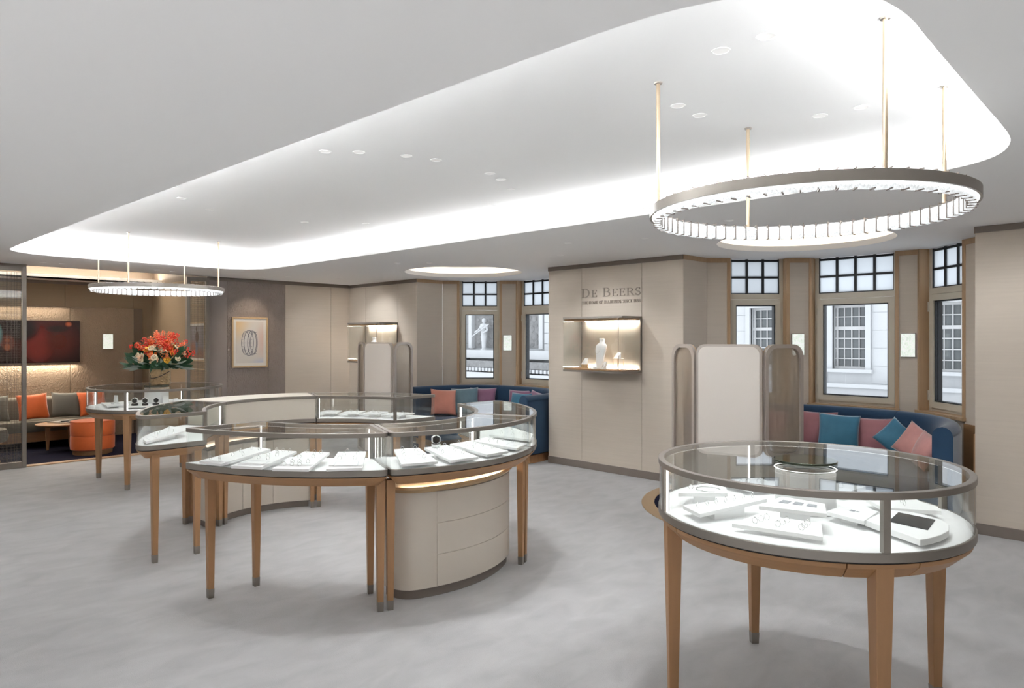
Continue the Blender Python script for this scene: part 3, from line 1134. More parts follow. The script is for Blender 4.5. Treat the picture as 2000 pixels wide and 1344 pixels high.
# ivory cabinets under the two side counters
def cab_poly(sx, eo, ei, y0, y1, ro, n=24):
    if sx < 0:
        y0, y1 = -y1, -y0
    t0, t1 = math.asin(y0 / eo[1]), math.asin(y1 / eo[1])
    i0, i1 = math.asin(y0 / ei[1]), math.asin(y1 / ei[1])
    pts = [ell(eo, t0 + (t1 - t0) * k / n) for k in range(n + 1)] + [ell(ei, i1 + (i0 - i1) * k / n) for k in range(n + 1)]
    pts = soften(pts, {0: ro, n: .03} if sx > 0 else {0: .03, n: ro})
    return ccw([(CC[0] + sx * x, CC[1] + y) for x, y in pts])


def arc_plate(sx, e, y0, y1, z0, z1, th, n=12):
    t0, t1 = math.asin(y0 / e[1]), math.asin(y1 / e[1])
    a = [ell(e, t0 + (t1 - t0) * k / n) for k in range(n + 1)]
    b = [ell((e[0] + th, e[1] + th), t1 + (t0 - t1) * k / n) for k in range(n + 1)]
    return MB().prism(ccw([(CC[0] + sx * x, CC[1] + y) for x, y in a + b]), z0, z1)


for sx, lab, nm in ((1, 'curved ivory drawer cabinet with lit bronze ledge under the front counter', 'drawer_cabinet'),
                    (-1, 'curved ivory door cabinet under the solid topped counter', 'door_cabinet')):
    r = thing(nm, lab, 'cabinet', (CC[0] + sx * 1.4, CC[1], 0))
    body = cab_poly(sx, (1.475, 1.175), (1.30, .985), -.455, .56, .11)
    MB().prism(body, .06, .645).build('body', M['ivory_cab'], r)
    MB().prism(offset(body, .018), 0, .06).build('plinth', M['dark_bronze'], r)
    led = cab_poly(sx, (1.50, 1.20), (1.285, .97), -.47, .575, .115)
    MB().loft([(offset(led, .022), .645), (led, .668), (offset(led, .004), .684)]).build('ledge', M['brass' if sx > 0 else 'bronze'], r)
    MB().band(offset(led, .075), offset(led, .085), .728, .737).build('ledge_led', M['led_warm'], r)
    if sx > 0:
        for z0, z1 in ((.064, .256), (.259, .449), (.452, .642)):
            arc_plate(1, (1.475, 1.175), -.245, .525, z0, z1, .005).build('drawer', M['ivory_cab'], r, bevel=.001)
    else:
        for y0, y1 in ((-.52, -.16), (-.157, .13), (.133, .43)):
            arc_plate(-1, (1.294, .979), y0, y1, .064, .642, .006).build('door', M['ivory_cab'], r, bevel=.001)
    turn_island(r, radians(2.0))


# ------------------------------------------------------------------ round glass tables
def round_table(name, label, c, R):
    r = thing(name, label, 'display table', (c[0], c[1], 0), group='round glass display tables')
    P = circle(c, R, 96)
    posts = []
    for k in range(4):
        a = radians(45 + 90 * k + 2)
        posts.append((c[0] + (R - .013) * cos(a), c[1] + (R - .013) * sin(a), (-sin(a), cos(a)), (-cos(a) * .2 - sin(a), -sin(a) * .2 + cos(a))))
    display_case(r, P, posts, segs=12, post_w=.0125)
    # oak apron in separate lengths, canted inwards
    for k in range(4):
        a0 = 47 + 90 * k
        for s0, s1 in ((a0 - 12, a0 + 12), (a0 + 12.4, a0 + 77.6)):
            n = 14
            an = [radians(s0 + (s1 - s0) * q / n) for q in range(n + 1)]

            def loop(ro):
                return [(c[0] + ro * cos(t), c[1] + ro * sin(t)) for t in an] + [(c[0] + (R - .12) * cos(t), c[1] + (R - .12) * sin(t)) for t in reversed(an)]
            MB().loft([(loop(R - .062), .728), (loop(R - .012), .775), (loop(R - .008), ZF0 - .006)]).build('apron', M['oak_h'], r, bevel=.0015)
    for k in range(4):
        a = radians(47 + 90 * k)
        x, y = c[0] + (R - .045) * cos(a), c[1] + (R - .045) * sin(a)
        lg = leg(r, x, y, (cos(a), sin(a)), ztop=.785, w1=.033, w0=.018)
    # lit white core that carries the round plate in the middle of the glass
    MB().lathe([(.125, ZD), (.135, ZD + .004), (.125, ZD + .02), (.122, ZR0 - .01)], c, 48).build('core', M['white'], r)
    MB().band(circle(c, .128), circle(c, .1225), ZR0 - .0032, ZR0 - .002).build('core_led', M['led'], r)
    MB().prism(circle(c, .130, 64), ZR1, ZR1 + .010).build('top_plate', M['mirror'], r, bevel=.001)
    return r


TC, TR = (-1.245, 3.055), .627
FC, FR = (-8.436, 2.736), .69
t1 = round_table('round_display_table', 'round glass topped display table standing alone nearest the camera', TC, TR)
t2 = round_table('round_display_table', 'round glass display table carrying the flower vase near the lounge', FC, FR)


# ------------------------------------------------------------------ ring chandeliers
def crystal_mesh(seed):
    rd = random.Random(seed)
    v, f = [], []
    for z in (-.024, -.012, .012, .024):
        k = .72 if abs(z) > .02 else 1.0
        for sx, sy in ((-1, -1), (-.3, -1.25), (1, -.9), (1, 1), (-1, 1)):
            v.append((sx * .013 * k + rd.uniform(-.002, .002), sy * .0215 * k + rd.uniform(-.002, .002), z + rd.uniform(-.003, .003)))
    for q in range(3):
        for k in range(5):
            f.append((q * 5 + k, q * 5 + (k + 1) % 5, (q + 1) * 5 + (k + 1) % 5, (q + 1) * 5 + k))
    f += [(4, 3, 2, 1, 0), (15, 16, 17, 18, 19)]
    mb = MB().add(v, f)
    me = mb.mesh('crystal', 0)
    me.materials.append(M['crystal'])
    return me


CRY = [crystal_mesh(s) for s in range(4)]
clip = MB()
clip.box(-.018, -.0024, -.034, .020, .0024, -.030).box(-.018, -.0024, -.034, -.0145, .0024, .042).box(-.018, -.0024, .038, .02, .0024, .042)
CLIP = clip.mesh('clip', 0)
CLIP.materials.append(M['dark_bronze'])


def chandelier(label, c, R, zt, n, rods):
    r = thing('ring_chandelier', label, 'chandelier', (c[0], c[1], zt), group='crystal ring chandeliers')
    MB().band(circle(c, R, 96), circle(c, R - .010, 96), zt - .040, zt).build('bronze_band', M['bronze'], r)
    MB().band(circle(c, R - .0102, 96), circle(c, R - .0135, 96), zt - .034, zt - .006).build('led_ring', M['ring_led'], r)
    for k in range(n):
        a = 2 * pi * k / n
        for nm, me, rr, da in (('crystal', CRY[k % 4], R - .033, 0), ('clip', CLIP, R - .034, pi / n)):
            o = link_mesh(nm, me, r)
            o.location = (rr * cos(a + da), rr * sin(a + da), -.032)
            o.rotation_euler = (0, 0, a + da)
            if nm == 'crystal':
                o.scale = (1.1, 2 * pi * R / n / .050, 1.35)
    for k in range(4):
        a = radians(rods + 90 * k)
        x, y = c[0] + (R - .02) * cos(a), c[1] + (R - .02) * sin(a)
        rod = MB().lathe([(.0085, zt - .02), (.0085, HC)], (x, y), 16).build('rod', M['rod_brass'], r)
        MB().lathe([(.017, HC - .006), (.019, HC)], (x, y), 20).build('ceiling_rose', M['bronze'], rod)
    return r


chandelier('large crystal ring chandelier hung over the near round table', (-1.255, 3.05), .655, 2.165, 66, 47)
chandelier('crystal ring chandelier hung over the flower vase', (-8.49, 2.775), .695, 2.165, 66, 47)

# ------------------------------------------------------------------ downlights
TRIM = MB().band(circle((0, 0), .036, 24), circle((0, 0), .030, 24), -.0025, .006).mesh('trim')
TRIM.materials.append(M['ceiling'])
LENS = MB().prism(circle((0, 0), .030, 24), -.0008, .004).mesh('lens')
LENS.materials.append(M['lamp_lens'])


ORDINAL = 'first second third fourth fifth sixth seventh eighth ninth tenth eleventh twelfth thirteenth fourteenth fifteenth sixteenth'.split()


def across(p):       # how far to the right of the tripod's axis a ceiling spot lies
    return (p[0] + p[1]) / (p[1] - p[0])


def row_labels(spots, what):
    order = sorted(spots, key=across)
    return {p: '%s, %s from the left' % (what, ORDINAL[i]) for i, p in enumerate(order)}


def downlight(x, y, z, label, group, power=P_SPOT, angle=75, color=NEUTRAL, aim=None):
    t = thing('downlight', label, 'downlight', (x, y, z), group=group)
    link_mesh('trim_ring', TRIM, t)
    link_mesh('lens', LENS, t)
    d = bpy.data.lights.new('downlight_beam', 'SPOT')
    d.energy = power
    d.color = color
    d.spot_size = radians(angle)
    d.spot_blend = .8
    d.shadow_soft_size = .03
    o = bpy.data.objects.new('downlight_beam', d)
    COL.objects.link(o)
    o.parent = t
    o.location = (0, 0, -.012)
    if aim:
        v = Vector((aim[0] - x, aim[1] - y, aim[2] - z + .012))
        o.rotation_euler = v.to_track_quat('-Z', 'Y').to_euler()


SP1 = ((-3.71, 2.14), (-3.58, 2.29), (-3.45, 2.54), (-3.40, 2.73), (-3.42, 3.21), (-3.50, 3.39), (-3.67, 3.66), (-4.22, 4.02), (-4.40, 4.04),
             (-5.35, 1.85), (-5.75, 2.05), (-6.08, 2.4), (-6.1, 3.3), (-5.75, 3.75), (-5.3, 3.95), (-4.3, 1.78))
L1 = row_labels(SP1, 'small round downlight in the raised ceiling above the oval counters')
for x, y in SP1:
    downlight(x, y, HC, L1[(x, y)], 'downlights over the oval counters', P_SPOT * .55)
SP2 = ((-1.33, 2.47), (-1.15, 2.47), (-1.79, 2.91), (-1.79, 3.11), (-1.37, 3.54), (-1.18, 3.55))
L2 = row_labels(SP2, 'round downlight in the raised ceiling around the near chandelier')
for x, y in SP2:
    downlight(x, y, HC, L2[(x, y)], 'downlights around the near chandelier', P_SPOT * .7)
SP3 = ((-9.83, 1.92), (-9.80, 2.11), (-9.83, 3.19), (-9.87, 3.40))
L3 = row_labels(SP3, 'tiny downlight in the low ceiling before the lounge opening')
for x, y in SP3:
    downlight(x, y, H, L3[(x, y)], 'downlights beside the lounge', P_SPOT * .35)
downlight(-9.88, 4.71, H, 'tiny downlight in the low ceiling in front of the framed jewel drawing', 'downlights beside the walls', P_SPOT * .6, 75, WARM, aim=(-10.36, 4.71, 1.6))
SP4 = ((-9.55, 4.9, -9.9), (-9.3, 5.6, -9.4), (-6.6, 5.2, -6.4), (-5.0, 5.75, -4.95), (-3.6, 5.3, -3.3), (-1.2, 5.5, -1.0), (.3, 5.4, .4), (1.8, 5.4, 1.9))  # the first spot is added to brighten the far corner walls
L4 = row_labels([p[:2] for p in SP4], 'tiny downlight in the low ceiling along the window wall')
for x, y, ax in SP4:
    downlight(x, y, H, L4[(x, y)], 'downlights along the window wall', P_SPOT * 1.3, 95, NEUTRAL, aim=(ax, 6.6, 1.0))
SP6 = ((-6.9, 4.95), (-4.3, 5.05), (-2.6, 4.95), (-.6, 4.8))  # extra lamps added to brighten the floor before the pier
L6_ = row_labels(SP6, 'added downlight between cove and window bays to brighten the floor')
for x, y in SP6:
    downlight(x, y, H, L6_[(x, y)], 'added downlights between cove and bays', P_SPOT * .8, 100)
L5 = 'added downlight out of view behind the camera to brighten the ceiling'  # unseen fill lamps, added so floor bounce lifts the ceiling
downlight(2, 3.6, H, L5, 'added downlights behind the camera', P_SPOT * 1.2, 110)
for x, y in ((-7.6, -.6), (-6.4, -.8), (-5.2, -1.1), (-4.0, -1.4), (-6.0, -2.2)):
    downlight(x, y, H, L5, 'added downlights behind the camera', P_SPOT * 4.0, 90)
for x, y in ((-2.2, -.3), (-.9, -.6), (.5, -.2), (.9, 1.0), (1.9, 1.5), (2.2, -.6), (-2.6, -1.8), (-.8, -1.9), (1, -1.8)):
    downlight(x, y, H, L5, 'added downlights behind the camera', P_SPOT * 5.6, 95)


# ------------------------------------------------------------------ trays and jewels
def ring_mesh(big=False):
    mb = MB()
    R = .0105 if not big else .013
    mb.tube([(R * cos(2 * pi * k / 18), 0, R + R * sin(2 * pi * k / 18)) for k in range(18)], .0011, 6, closed=True)
    mb.lathe([(.0008, 2 * R - .001), (.0032, 2 * R + .0025), (.0024, 2 * R + .004), (.0004, 2 * R + .0042)], (0, 0), 8)
    me = mb.mesh('ring', 40)
    me.materials.append(M['silver'])
    return me


RING = ring_mesh()
STUD = MB().lathe([(.0012, 0), (.0012, .008), (.0045, .011), (.0035, .0135), (.0005, .014)], (0, 0), 8).mesh('stud', 0)
STUD.materials.append(M['silver'])


def bil(q, u, v):
    a, b, c, d = q
    return tuple(a[i] * (1 - u) * (1 - v) + b[i] * u * (1 - v) + c[i] * u * v + d[i] * (1 - u) * v for i in range(3))


def tray(label, q, jewels=(), jlabel=None, th=.016, card=None, block=True, jmesh=None, jname='ring', jcat='ring', inset=None):
    """shallow white tray from its four top corners (front left, front right, back right, back left)"""
    cx, cy = sum(p[0] for p in q) / len(q), sum(p[1] for p in q) / len(q)
    t = thing('display_tray', label, 'tray', (cx, cy, ZD), group='white jewellery trays')
    MB().slab(list(q), th).build('board', M['tray'], t, bevel=.0015)
    if block:
        zm = min(p[2] for p in q)
        zmax = max(p[2] for p in q)
        b = [(cx + (p[0] - cx) * .45, cy + (p[1] - cy) * .45) for p in q]
        # support under the middle, reaching the underside of the sloping board
        tops = [(x, y, (zm + zmax) / 2 - th + .0) for x, y in b]
        MB().prism(b, ZD, (zm + zmax) / 2 - th * .95).build('support', M['tray'], t)
    if card and len(q) == 4:
        u0, v0, u1, v1 = card
        o = [bil(q, u, v) for u, v in ((u0, v0), (u1, v0), (u1, v1), (u0, v1))]
        i = [bil(q, u, v) for u, v in ((u0 + .035, v0 + .02), (u1 - .035, v0 + .02), (u1 - .035, v1 - .02), (u0 + .035, v1 - .02))]
        mb = MB()
        v = [(x, y, z + .0012) for x, y, z in o] + [(x, y, z + .0012) for x, y, z in i]
        mb.add(v, [(0, 1, 5, 4), (1, 2, 6, 5), (2, 3, 7, 6), (3, 0, 4, 7)])
        mb.build('card_slot', M['tray_edge'], t, smooth=0)
    ax = atan2(q[1][1] - q[0][1], q[1][0] - q[0][0])
    for k, (u, v) in enumerate(jewels):
        x, y, z = bil(q, u, v)
        o = link_mesh(jname, jmesh or RING)
        o.location = (x, y, z - .001)
        o.rotation_euler = (0, 0, ax + random.uniform(-.15, .15))
        tag(o, jlabel, jcat, jlabel)
    return t


A1 = [(-4.187, 1.591, .862), (-3.995, 1.641, .862), (-4.124, 2.002, .892), (-4.285, 1.961, .892)]
A2 = [(-3.902, 1.658, .862), (-3.734, 1.759, .862), (-3.929, 2.075, .892), (-4.075, 2.01, .892)]
A3 = [(-3.655, 1.782, .862), (-3.498, 1.917, .862), (-3.752, 2.195, .892), (-3.895, 2.105, .892)]
A4 = [(-3.43, 1.985, .862), (-3.325, 2.150, .862), (-3.627, 2.37, .892), (-3.735, 2.243, .892)]
tray('white tray of slim rings nearest the gap in the front counter', A1, ((.2, .12), (.42, .2), (.75, .08), (.5, .42), (.3, .65), (.8, .5), (.35, .85), (.75, .85)), 'silver ring on the front counter tray nearest the gap')
tray('second white tray from the gap in the front counter with blank card slot', A2, ((.3, .42), (.65, .42), (.35, .62), (.7, .62), (.5, .76), (.2, .92), (.5, .92), (.8, .92)), 'silver ring on the second tray of the front counter', card=(.12, .05, .88, .33))
tray('third white tray from the gap covered with wide rings in front counter', A3, ((.2, .15), (.42, .15), (.64, .15), (.3, .3), (.52, .3), (.76, .32), (.25, .6), (.7, .62), (.25, .9), (.5, .9), (.75, .9)), 'silver ring on the third tray of the front counter')
tray('white tray beside the counter joint with long card slot in front counter', A4, ((.22, .5), (.7, .5), (.3, .72), (.75, .75), (.35, .95)), 'silver ring on the front counter tray beside the joint', card=(.14, .1, .86, .36))
B1 = [(-3.254, 2.361, .862), (-3.182, 2.569, .862), (-3.515, 2.684, .892), (-3.57, 2.535, .892)]
B2 = [(-3.152, 2.641, .862), (-3.135, 2.848, .862), (-3.482, 2.887, .892), (-3.495, 2.711, .892)]
B3 = [(-3.15, 2.934, .862), (-3.160, 3.128, .862), (-3.505, 3.108, .892), (-3.499, 2.924, .892)]
B4 = [(-3.193, 3.238, .862), (-3.285, 3.430, .862), (-3.56, 3.300, .892), (-3.5, 3.12, .892)]
SOL = ((.75, .28), (.2, .48), (.7, .5), (.25, .68), (.72, .72), (.3, .92), (.8, .92))
tray('white solitaire tray beside the counter joint above the drawer cabinet', B1, SOL, 'solitaire ring on the drawer cabinet tray beside the joint', card=(.15, .1, .75, .32))
tray('white solitaire tray in front of the open ring box', B2, SOL, 'solitaire ring on the tray in front of the ring box', card=(.15, .1, .75, .32))
tray('white solitaire tray with engraved card third above the drawer cabinet', B3, SOL[:6], 'solitaire ring on the third tray above the drawer cabinet', card=(.15, .08, .85, .34))
tray('white solitaire tray farthest along above the drawer cabinet', B4, SOL[:6], 'solitaire ring on the farthest tray above the drawer cabinet', card=(.3, .1, .8, .32))
C1 = [(-3.80, 3.56, .862), (-3.40, 3.585, .862), (-3.50, 3.72, .88), (-3.86, 3.87, .88)]
tray('wedge shaped white tray in the counter nearest the lettered wall', C1, ((.2, .2), (.5, .25), (.8, .2), (.3, .6), (.6, .65), (.85, .6)), 'silver ring on the wedge shaped tray nearest the lettered wall')
D_ = [[(-6.018, 3.40, .872), (-5.87, 3.50, .872), (-6.02, 3.66, .872), (-6.15, 3.56, .872)], [(-5.83, 3.53, .872), (-5.68, 3.62, .872), (-5.82, 3.80, .872), (-5.97, 3.70, .872)],
      [(-5.64, 3.645, .872), (-5.49, 3.72, .872), (-5.60, 3.91, .872), (-5.77, 3.83, .872)], [(-5.45, 3.74, .872), (-5.27, 3.82, .872), (-5.34, 4.03, .872), (-5.54, 3.94, .872)]]
for k, q in enumerate(D_):
    w = ('first', 'second', 'third', 'fourth')[k]
    tray('%s low white tray from the solid topped counter in the farthest counter' % w, q, [(.15 + .17 * m, .4 + .2 * (m % 2)) for m in range(5)], 'silver ring on the %s tray of the farthest counter' % w, th=.012)
F1 = [(-5.40, 1.66, .858), (-5.24, 1.63, .858), (-5.50, 2.02, .888), (-5.80, 1.98, .888)]
tray('long sloping white tray in the counter with rounded end nearest the flowers', F1, [(.2 + .3 * (m % 3), .35 + .16 * (m // 2)) for m in range(7)], 'silver ring on the long sloping tray', card=(.1, .08, .9, .26))

# near round table
R1 = [(-1.66, 2.70, .895), (-1.505, 2.855, .895), (-1.571, 2.965, .895), (-1.71, 2.89, .895)]
R2 = [(-1.576, 2.600, .872), (-1.45, 2.520, .872), (-1.314, 2.835, .905), (-1.385, 2.86, .905)]
R3 = [(-1.264, 2.651, .915), (-1.023, 2.712, .915), (-1.09, 2.87, .915), (-1.27, 2.875, .915)]
R4 = [(-1.308, 2.514, .862), (-.985, 2.575, .862), (-1.025, 2.665, .888), (-1.255, 2.622, .888)]
R5 = [(-1.107, 2.926, .872), (-.944, 2.874, .872), (-.955, 3.08, .872), (-1.095, 3.085, .872)]
r1 = tray('white tray with a curved necklace at the far left of the near round table', R1, ((.15, .5), (.3, .75)), 'small silver ring beside the curved necklace')
nk = MB().tube([(-1.60 + .055 * cos(a), 2.855 + .05 * sin(a), .8975) for a in [radians(30 + 300 * k / 20) for k in range(21)]], .0016, 6).build('necklace', M['silver'])
tag(nk, 'thin silver necklace lying in a loop on the far left white tray', 'necklace')
tray('sloping white tray with a row of drop earrings in the near round table', R2, [(.4, .12 + .13 * m) for m in range(7)], 'silver earring in the single row on the sloping tray', jname='earring', jcat='earring')
r3 = tray('raised white plinth printed with three small pictures in the near round table', R3, block=True)
for k in range(3):
    u0 = .16 + .25 * k
    q = [bil(R3, u, v) for u, v in ((u0, .45), (u0 + .18, .45), (u0 + .18, .72), (u0, .72))]
    MB().add([(x, y, z + .0012) for x, y, z in q], [(0, 1, 2, 3)]).build('printed_picture', M['photo_print'], r3, smooth=0)
tray('front white tray with three rows of drop earrings in the near round table', R4, [(u + .025 * m, .28 + .2 * m) for u in (.2, .48, .76) for m in range(3)], 'silver earring on the front tray of the near round table', jname='earring', jcat='earring')
r5 = tray('white information block with dark crest print in the near round table', R5)
for (a, b, c, d) in ((.38, .52, .52, .66), (.56, .55, .64, .63)):
    q = [bil(R5, u, v) for u, v in ((a, b), (c, b), (c, d), (a, d))]
    MB().add([(x, y, z + .0012) for x, y, z in q], [(0, 1, 2, 3)]).build('printed_mark', M['photo_print'], r5, smooth=0)
r6 = [(-.953, 2.91), (-.721, 2.765), (-.705, 2.80), (-.685, 2.88), (-.680, 2.97), (-.70, 3.06), (-.745, 3.13), (-.813, 3.172), (-.88, 3.175), (-.94, 3.15)]
t6 = thing('tablet_stand', 'white round ended block holding a black tablet in the near round table', 'tablet stand', (-.82, 2.98, ZD))
MB().prism(ccw(r6), ZD + .012, .868).build('board', M['tray'], t6, bevel=.002)
MB().prism(offset(ccw(r6), .05), ZD, ZD + .013).build('support', M['tray'], t6)
MB().prism(ccw([(-.878, 2.945), (-.735, 2.916), (-.755, 3.10), (-.895, 3.125)]), .860, .8705).build('tablet_screen', M['black_gloss'], t6, bevel=.001)
# further trays seen through the glass at the back of the near round table
for k, (a0, lab) in enumerate(((95, 'low white tray behind the core of the near round table'), (150, 'low white tray at the back left of the near round table'), (40, 'low white tray at the back right of the near round table'))):
    q = []
    for rr, da in ((.30, -16), (.30, 16), (.52, 14), (.52, -14)):
        a = radians(a0 + da)
        q.append((TC[0] + rr * cos(a), TC[1] + rr * sin(a), .868))
    tray(lab, q, ((.3, .5), (.55, .55), (.78, .5)), 'silver ring on the ' + lab[4:])


def ring_box(label, x, y, z, ang, s=1.0, dark=False):
    t = thing('ring_box', label, 'ring box', (x, y, z), group='open ring boxes')
    hexa = [(.030 * s * cos(radians(60 * k + 30)), .030 * s * sin(radians(60 * k + 30))) for k in range(6)]
    MB().prism(hexa, 0, .018 * s).build('base', M['tray' if not dark else 'black'], t, local=True, bevel=.001)
    MB().prism([(a * .82, b * .82) for a, b in hexa], .018 * s, .020 * s).build('cushion', M['black'], t, local=True)
    lid = MB()
    v = [(a, -.028 * s + .02 * s, .045 * s + b) for a, b in hexa]
    lid.add(v + [(a, yy + .024 * s, zz) for a, yy, zz in v], [(5, 4, 3, 2, 1, 0), (6, 7, 8, 9, 10, 11)] + [(k, (k + 1) % 6, 6 + (k + 1) % 6, 6 + k) for k in range(6)])
    l = lid.build('lid', M['tray'], t, local=True, bevel=.001)
    li = MB()
    v = [(a * .8, -.0095 * s, .045 * s + b * .8) for a, b in hexa]
    li.add(v + [(a, yy + .002 * s, zz) for a, yy, zz in v], [(5, 4, 3, 2, 1, 0), (6, 7, 8, 9, 10, 11)] + [(k, (k + 1) % 6, 6 + (k + 1) % 6, 6 + k) for k in range(6)])
    li.build('lining', M['black'], l, local=True)
    t.rotation_euler = (0, 0, ang)
    return t


ring_box('open hexagonal white ring box with black lining behind the solitaire trays', -3.455, 2.775, .893, radians(58), 1.05)
# far round table: two plinths, three dark boxes, white stands
for k, (a0, lab) in enumerate(((262, 'white tray under the small boxes nearest the lounge in the vase table'), (330, 'white tray under the row of dark boxes in the vase table'))):
    q = []
    for rr, da in ((.58, -26), (.58, 26), (.26, 20), (.26, -20)):
        a = radians(a0 + da)
        q.append((FC[0] + rr * cos(a), FC[1] + rr * sin(a), .862))
    tray(lab, q)
for k in range(3):
    a = radians(315 + 13 * k)
    ring_box('open dark ring box in the row of three inside the vase table', FC[0] + .46 * cos(a), FC[1] + .46 * sin(a), .862, a + pi / 2 + .25, 1.15, dark=True)
for k, (a0, rr, lab) in enumerate(((352, .50, 'upright white earring stand beside the dark boxes in the vase table'), (3, .52, 'upright white earring stand farthest from the lounge in the vase table'), (268, .42, 'upright white stand nearest the lounge in the vase table'))):
    a = radians(a0)
    t = thing('earring_stand', lab, 'stand', (FC[0] + rr * cos(a), FC[1] + rr * sin(a), .862 if k != 1 else ZD))
    MB().box(-.03, -.03, 0, .03, .03, .012).build('foot', M['tray'], t, local=True, bevel=.001)
    MB().add([(-.026, .02, .012), (.026, .02, .012), (.026, -.006, .012), (-.026, -.006, .012), (-.026, .012, .095), (.026, .012, .095), (.026, .002, .095), (-.026, .002, .095)],
             [(3, 2, 1, 0), (4, 5, 6, 7), (0, 1, 5, 4), (1, 2, 6, 5), (2, 3, 7, 6), (3, 0, 4, 7)]).build('board', M['tray'], t, local=True)
    t.rotation_euler = (0, 0, a + pi / 2 + .3)


# ------------------------------------------------------------------ wall showcases
def showcase(label, a0, a1, wy, d=.36):
    t = thing('wall_showcase', label, 'showcase', ((a0 + a1) / 2, wy, 1.19))
    y0, y1 = wy - d, wy - .001
    P = ccw(soften([(a0, y0), (a1 - .0, y0), (a1, y1), (a0, y1)], {0: .02, 1: .06}, 5))
    for z0, z1, wz0, wz1 in ((1.806, 1.829, 1.785, 1.806), (1.19, 1.213, 1.213, 1.228)):
        MB().prism(P, z0, z1).build('bronze_edge', M['bronze'], t)
        MB().prism(offset(P, .018), wz0, wz1).build('oak_shelf', M['oak_h'], t)
    MB().band(offset(P, .002), offset(P, .008), 1.213, 1.806).build('glass_box', M['glass'], t)
    for x in (a0 + .006, a1 - .006):
        MB().box(x - .006, y1 - .014, 1.213, x + .006, y1, 1.806).build('upright', M['bronze'], t)
    MB().box(a0 + .01, y0 + .01, 1.213, a0 + .016, y0 + .02, 1.806)
    MB().box(a1 - .070, y0 + .004, 1.213, a1 - .064, y0 + .010, 1.806).build('glass_joint', M['dark_bronze'], t)
    MB().box(a0 + .10, y1 - .05, 1.779, a1 - .05, y1 - .03, 1.785).build('led_strip', M['led_case'], t)
    MB().box(a0 + .05, y1 - .02, 1.229, a1 - .05, y1 - .006, 1.234).build('led_strip', M['led_case'], t)
    return t


def bust(label, x, y, z, ang, s=1.0):
    t = thing('necklace_bust', label, 'bust', (x, y, z))
    lv = []
    for zz, wx, dy, wy in ((0, .062, -.02, .03), (.01, .064, -.02, .032), (.05, .060, -.02, .026), (.14, .070, -.012, .03), (.22, .090, 0, .036), (.262, .092, .006, .036), (.285, .07, .01, .032), (.298, .04, .014, .026), (.325, .034, .016, .026), (.345, .038, .012, .028), (.352, .03, .012, .022)):
        lv.append(([(s * wx * cos(2 * pi * k / 24), s * (dy + wy * sin(2 * pi * k / 24))) for k in range(24)], s * zz))
    MB().loft(lv).build('body', M['bust'], t, local=True, smooth=60)
    n = MB().tube([(s * .045 * cos(radians(a)), s * (-.05 - .012 * abs(sin(radians(a)))), s * (.235 + .06 * sin(radians(a)))) for a in range(180, 361, 15)], s * .0016, 6)
    n.build('necklace', M['silver'], t, local=True)
    MB().lathe([(.002, -.006), (.006, 0), (.002, .006)], (0, 0), 8)
    p = MB().lathe([(.001, .163 * s), (.006, .170 * s), (.001, .177 * s)], (0, -.052 * s), 8)
    p.build('pendant', M['gem'], t, local=True)
    t.rotation_euler = (0, 0, ang)
    return t


def easel(label, x, y, z, ang, w=.05, hgt=.07, base=None):
    t = thing('jewel_easel', label, 'stand', (x, y, z))
    zb = 0
    if base == 'drum':
        MB().lathe([(.05, 0), (.05, .004), (.046, .005), (.046, .04), (.05, .041), (.05, .046)], (0, 0), 24).build('brass_drum', M['brass'], t, local=True)
        zb = .046
    if base == 'table':
        zb = .125
        MB().box(-.055, -.04, zb - .006, .055, .04, zb).build('stand_top', M['tray'], t, local=True)
        for sx in (-.05, .05):
            for sy in (-.036, .036):
                MB().box(sx - .002, sy - .002, 0, sx + .002, sy + .002, zb - .006).build('stand_leg', M['brass'], t, local=True)
    MB().add([(-w, -.035, zb), (w, -.035, zb), (w, .012, zb), (-w, .012, zb), (-w * .8, .012, zb + hgt), (w * .8, .012, zb + hgt), (w * .8, .02, zb + hgt), (-w * .8, .02, zb + hgt)],
             [(3, 2, 1, 0), (4, 5, 6, 7), (0, 1, 5, 4), (1, 2, 6, 5), (2, 3, 7, 6), (3, 0, 4, 7)]).build('easel_board', M['tray'], t, local=True)
    MB().tube([(.012 * cos(2 * pi * k / 12), -.018 + .003 * sin(2 * pi * k / 12), zb + hgt * .45 + .012 * sin(2 * pi * k / 12)) for k in range(12)], .0018, 6, closed=True).build('jewel', M['silver'], t, local=True)
    t.rotation_euler = (0, 0, ang)
    return t


showcase('lit glass wall showcase with bust below the lettering', -5.408, -4.533, WB)
showcase('lit glass wall showcase in the far corner behind the folding screen', -9.873, -8.98, 6.45)
zs_ = 1.2285
bust('white necklace bust in the showcase below the lettering', -4.98, 6.44, zs_, -.25)
easel('white easel on a brass drum in the showcase below the lettering', -5.18, 6.40, zs_, -.4, .042, .07, 'drum')
easel('white easel on a tall brass legged stand in the showcase', -4.78, 6.50, zs_, -.4, .042, .065, 'table')
easel('small white easel leaning before the tall brass stand', -4.87, 6.36, zs_, -.5, .036, .085)
easel('tiny white easel at the foot of the necklace bust', -4.99, 6.33, zs_, -.4, .03, .03)
bust('white necklace bust in the far corner showcase', -9.38, 6.27, zs_, -.1, 1.05)


# ------------------------------------------------------------------ folding screens
def arch(w, h, r, n=10):
    """outline of a panel with rounded top corners, in (s, z)"""
    out = [(0, 0), (w, 0)]
    for k in range(n + 1):
        a = radians(90 * k / n)
        out.append((w - r + r * cos(a), h - r + r * sin(a)))
    for k in range(n + 1):
        a = radians(90 + 90 * k / n)
        out.append((r + r * cos(a), h - r + r * sin(a)))
    return out


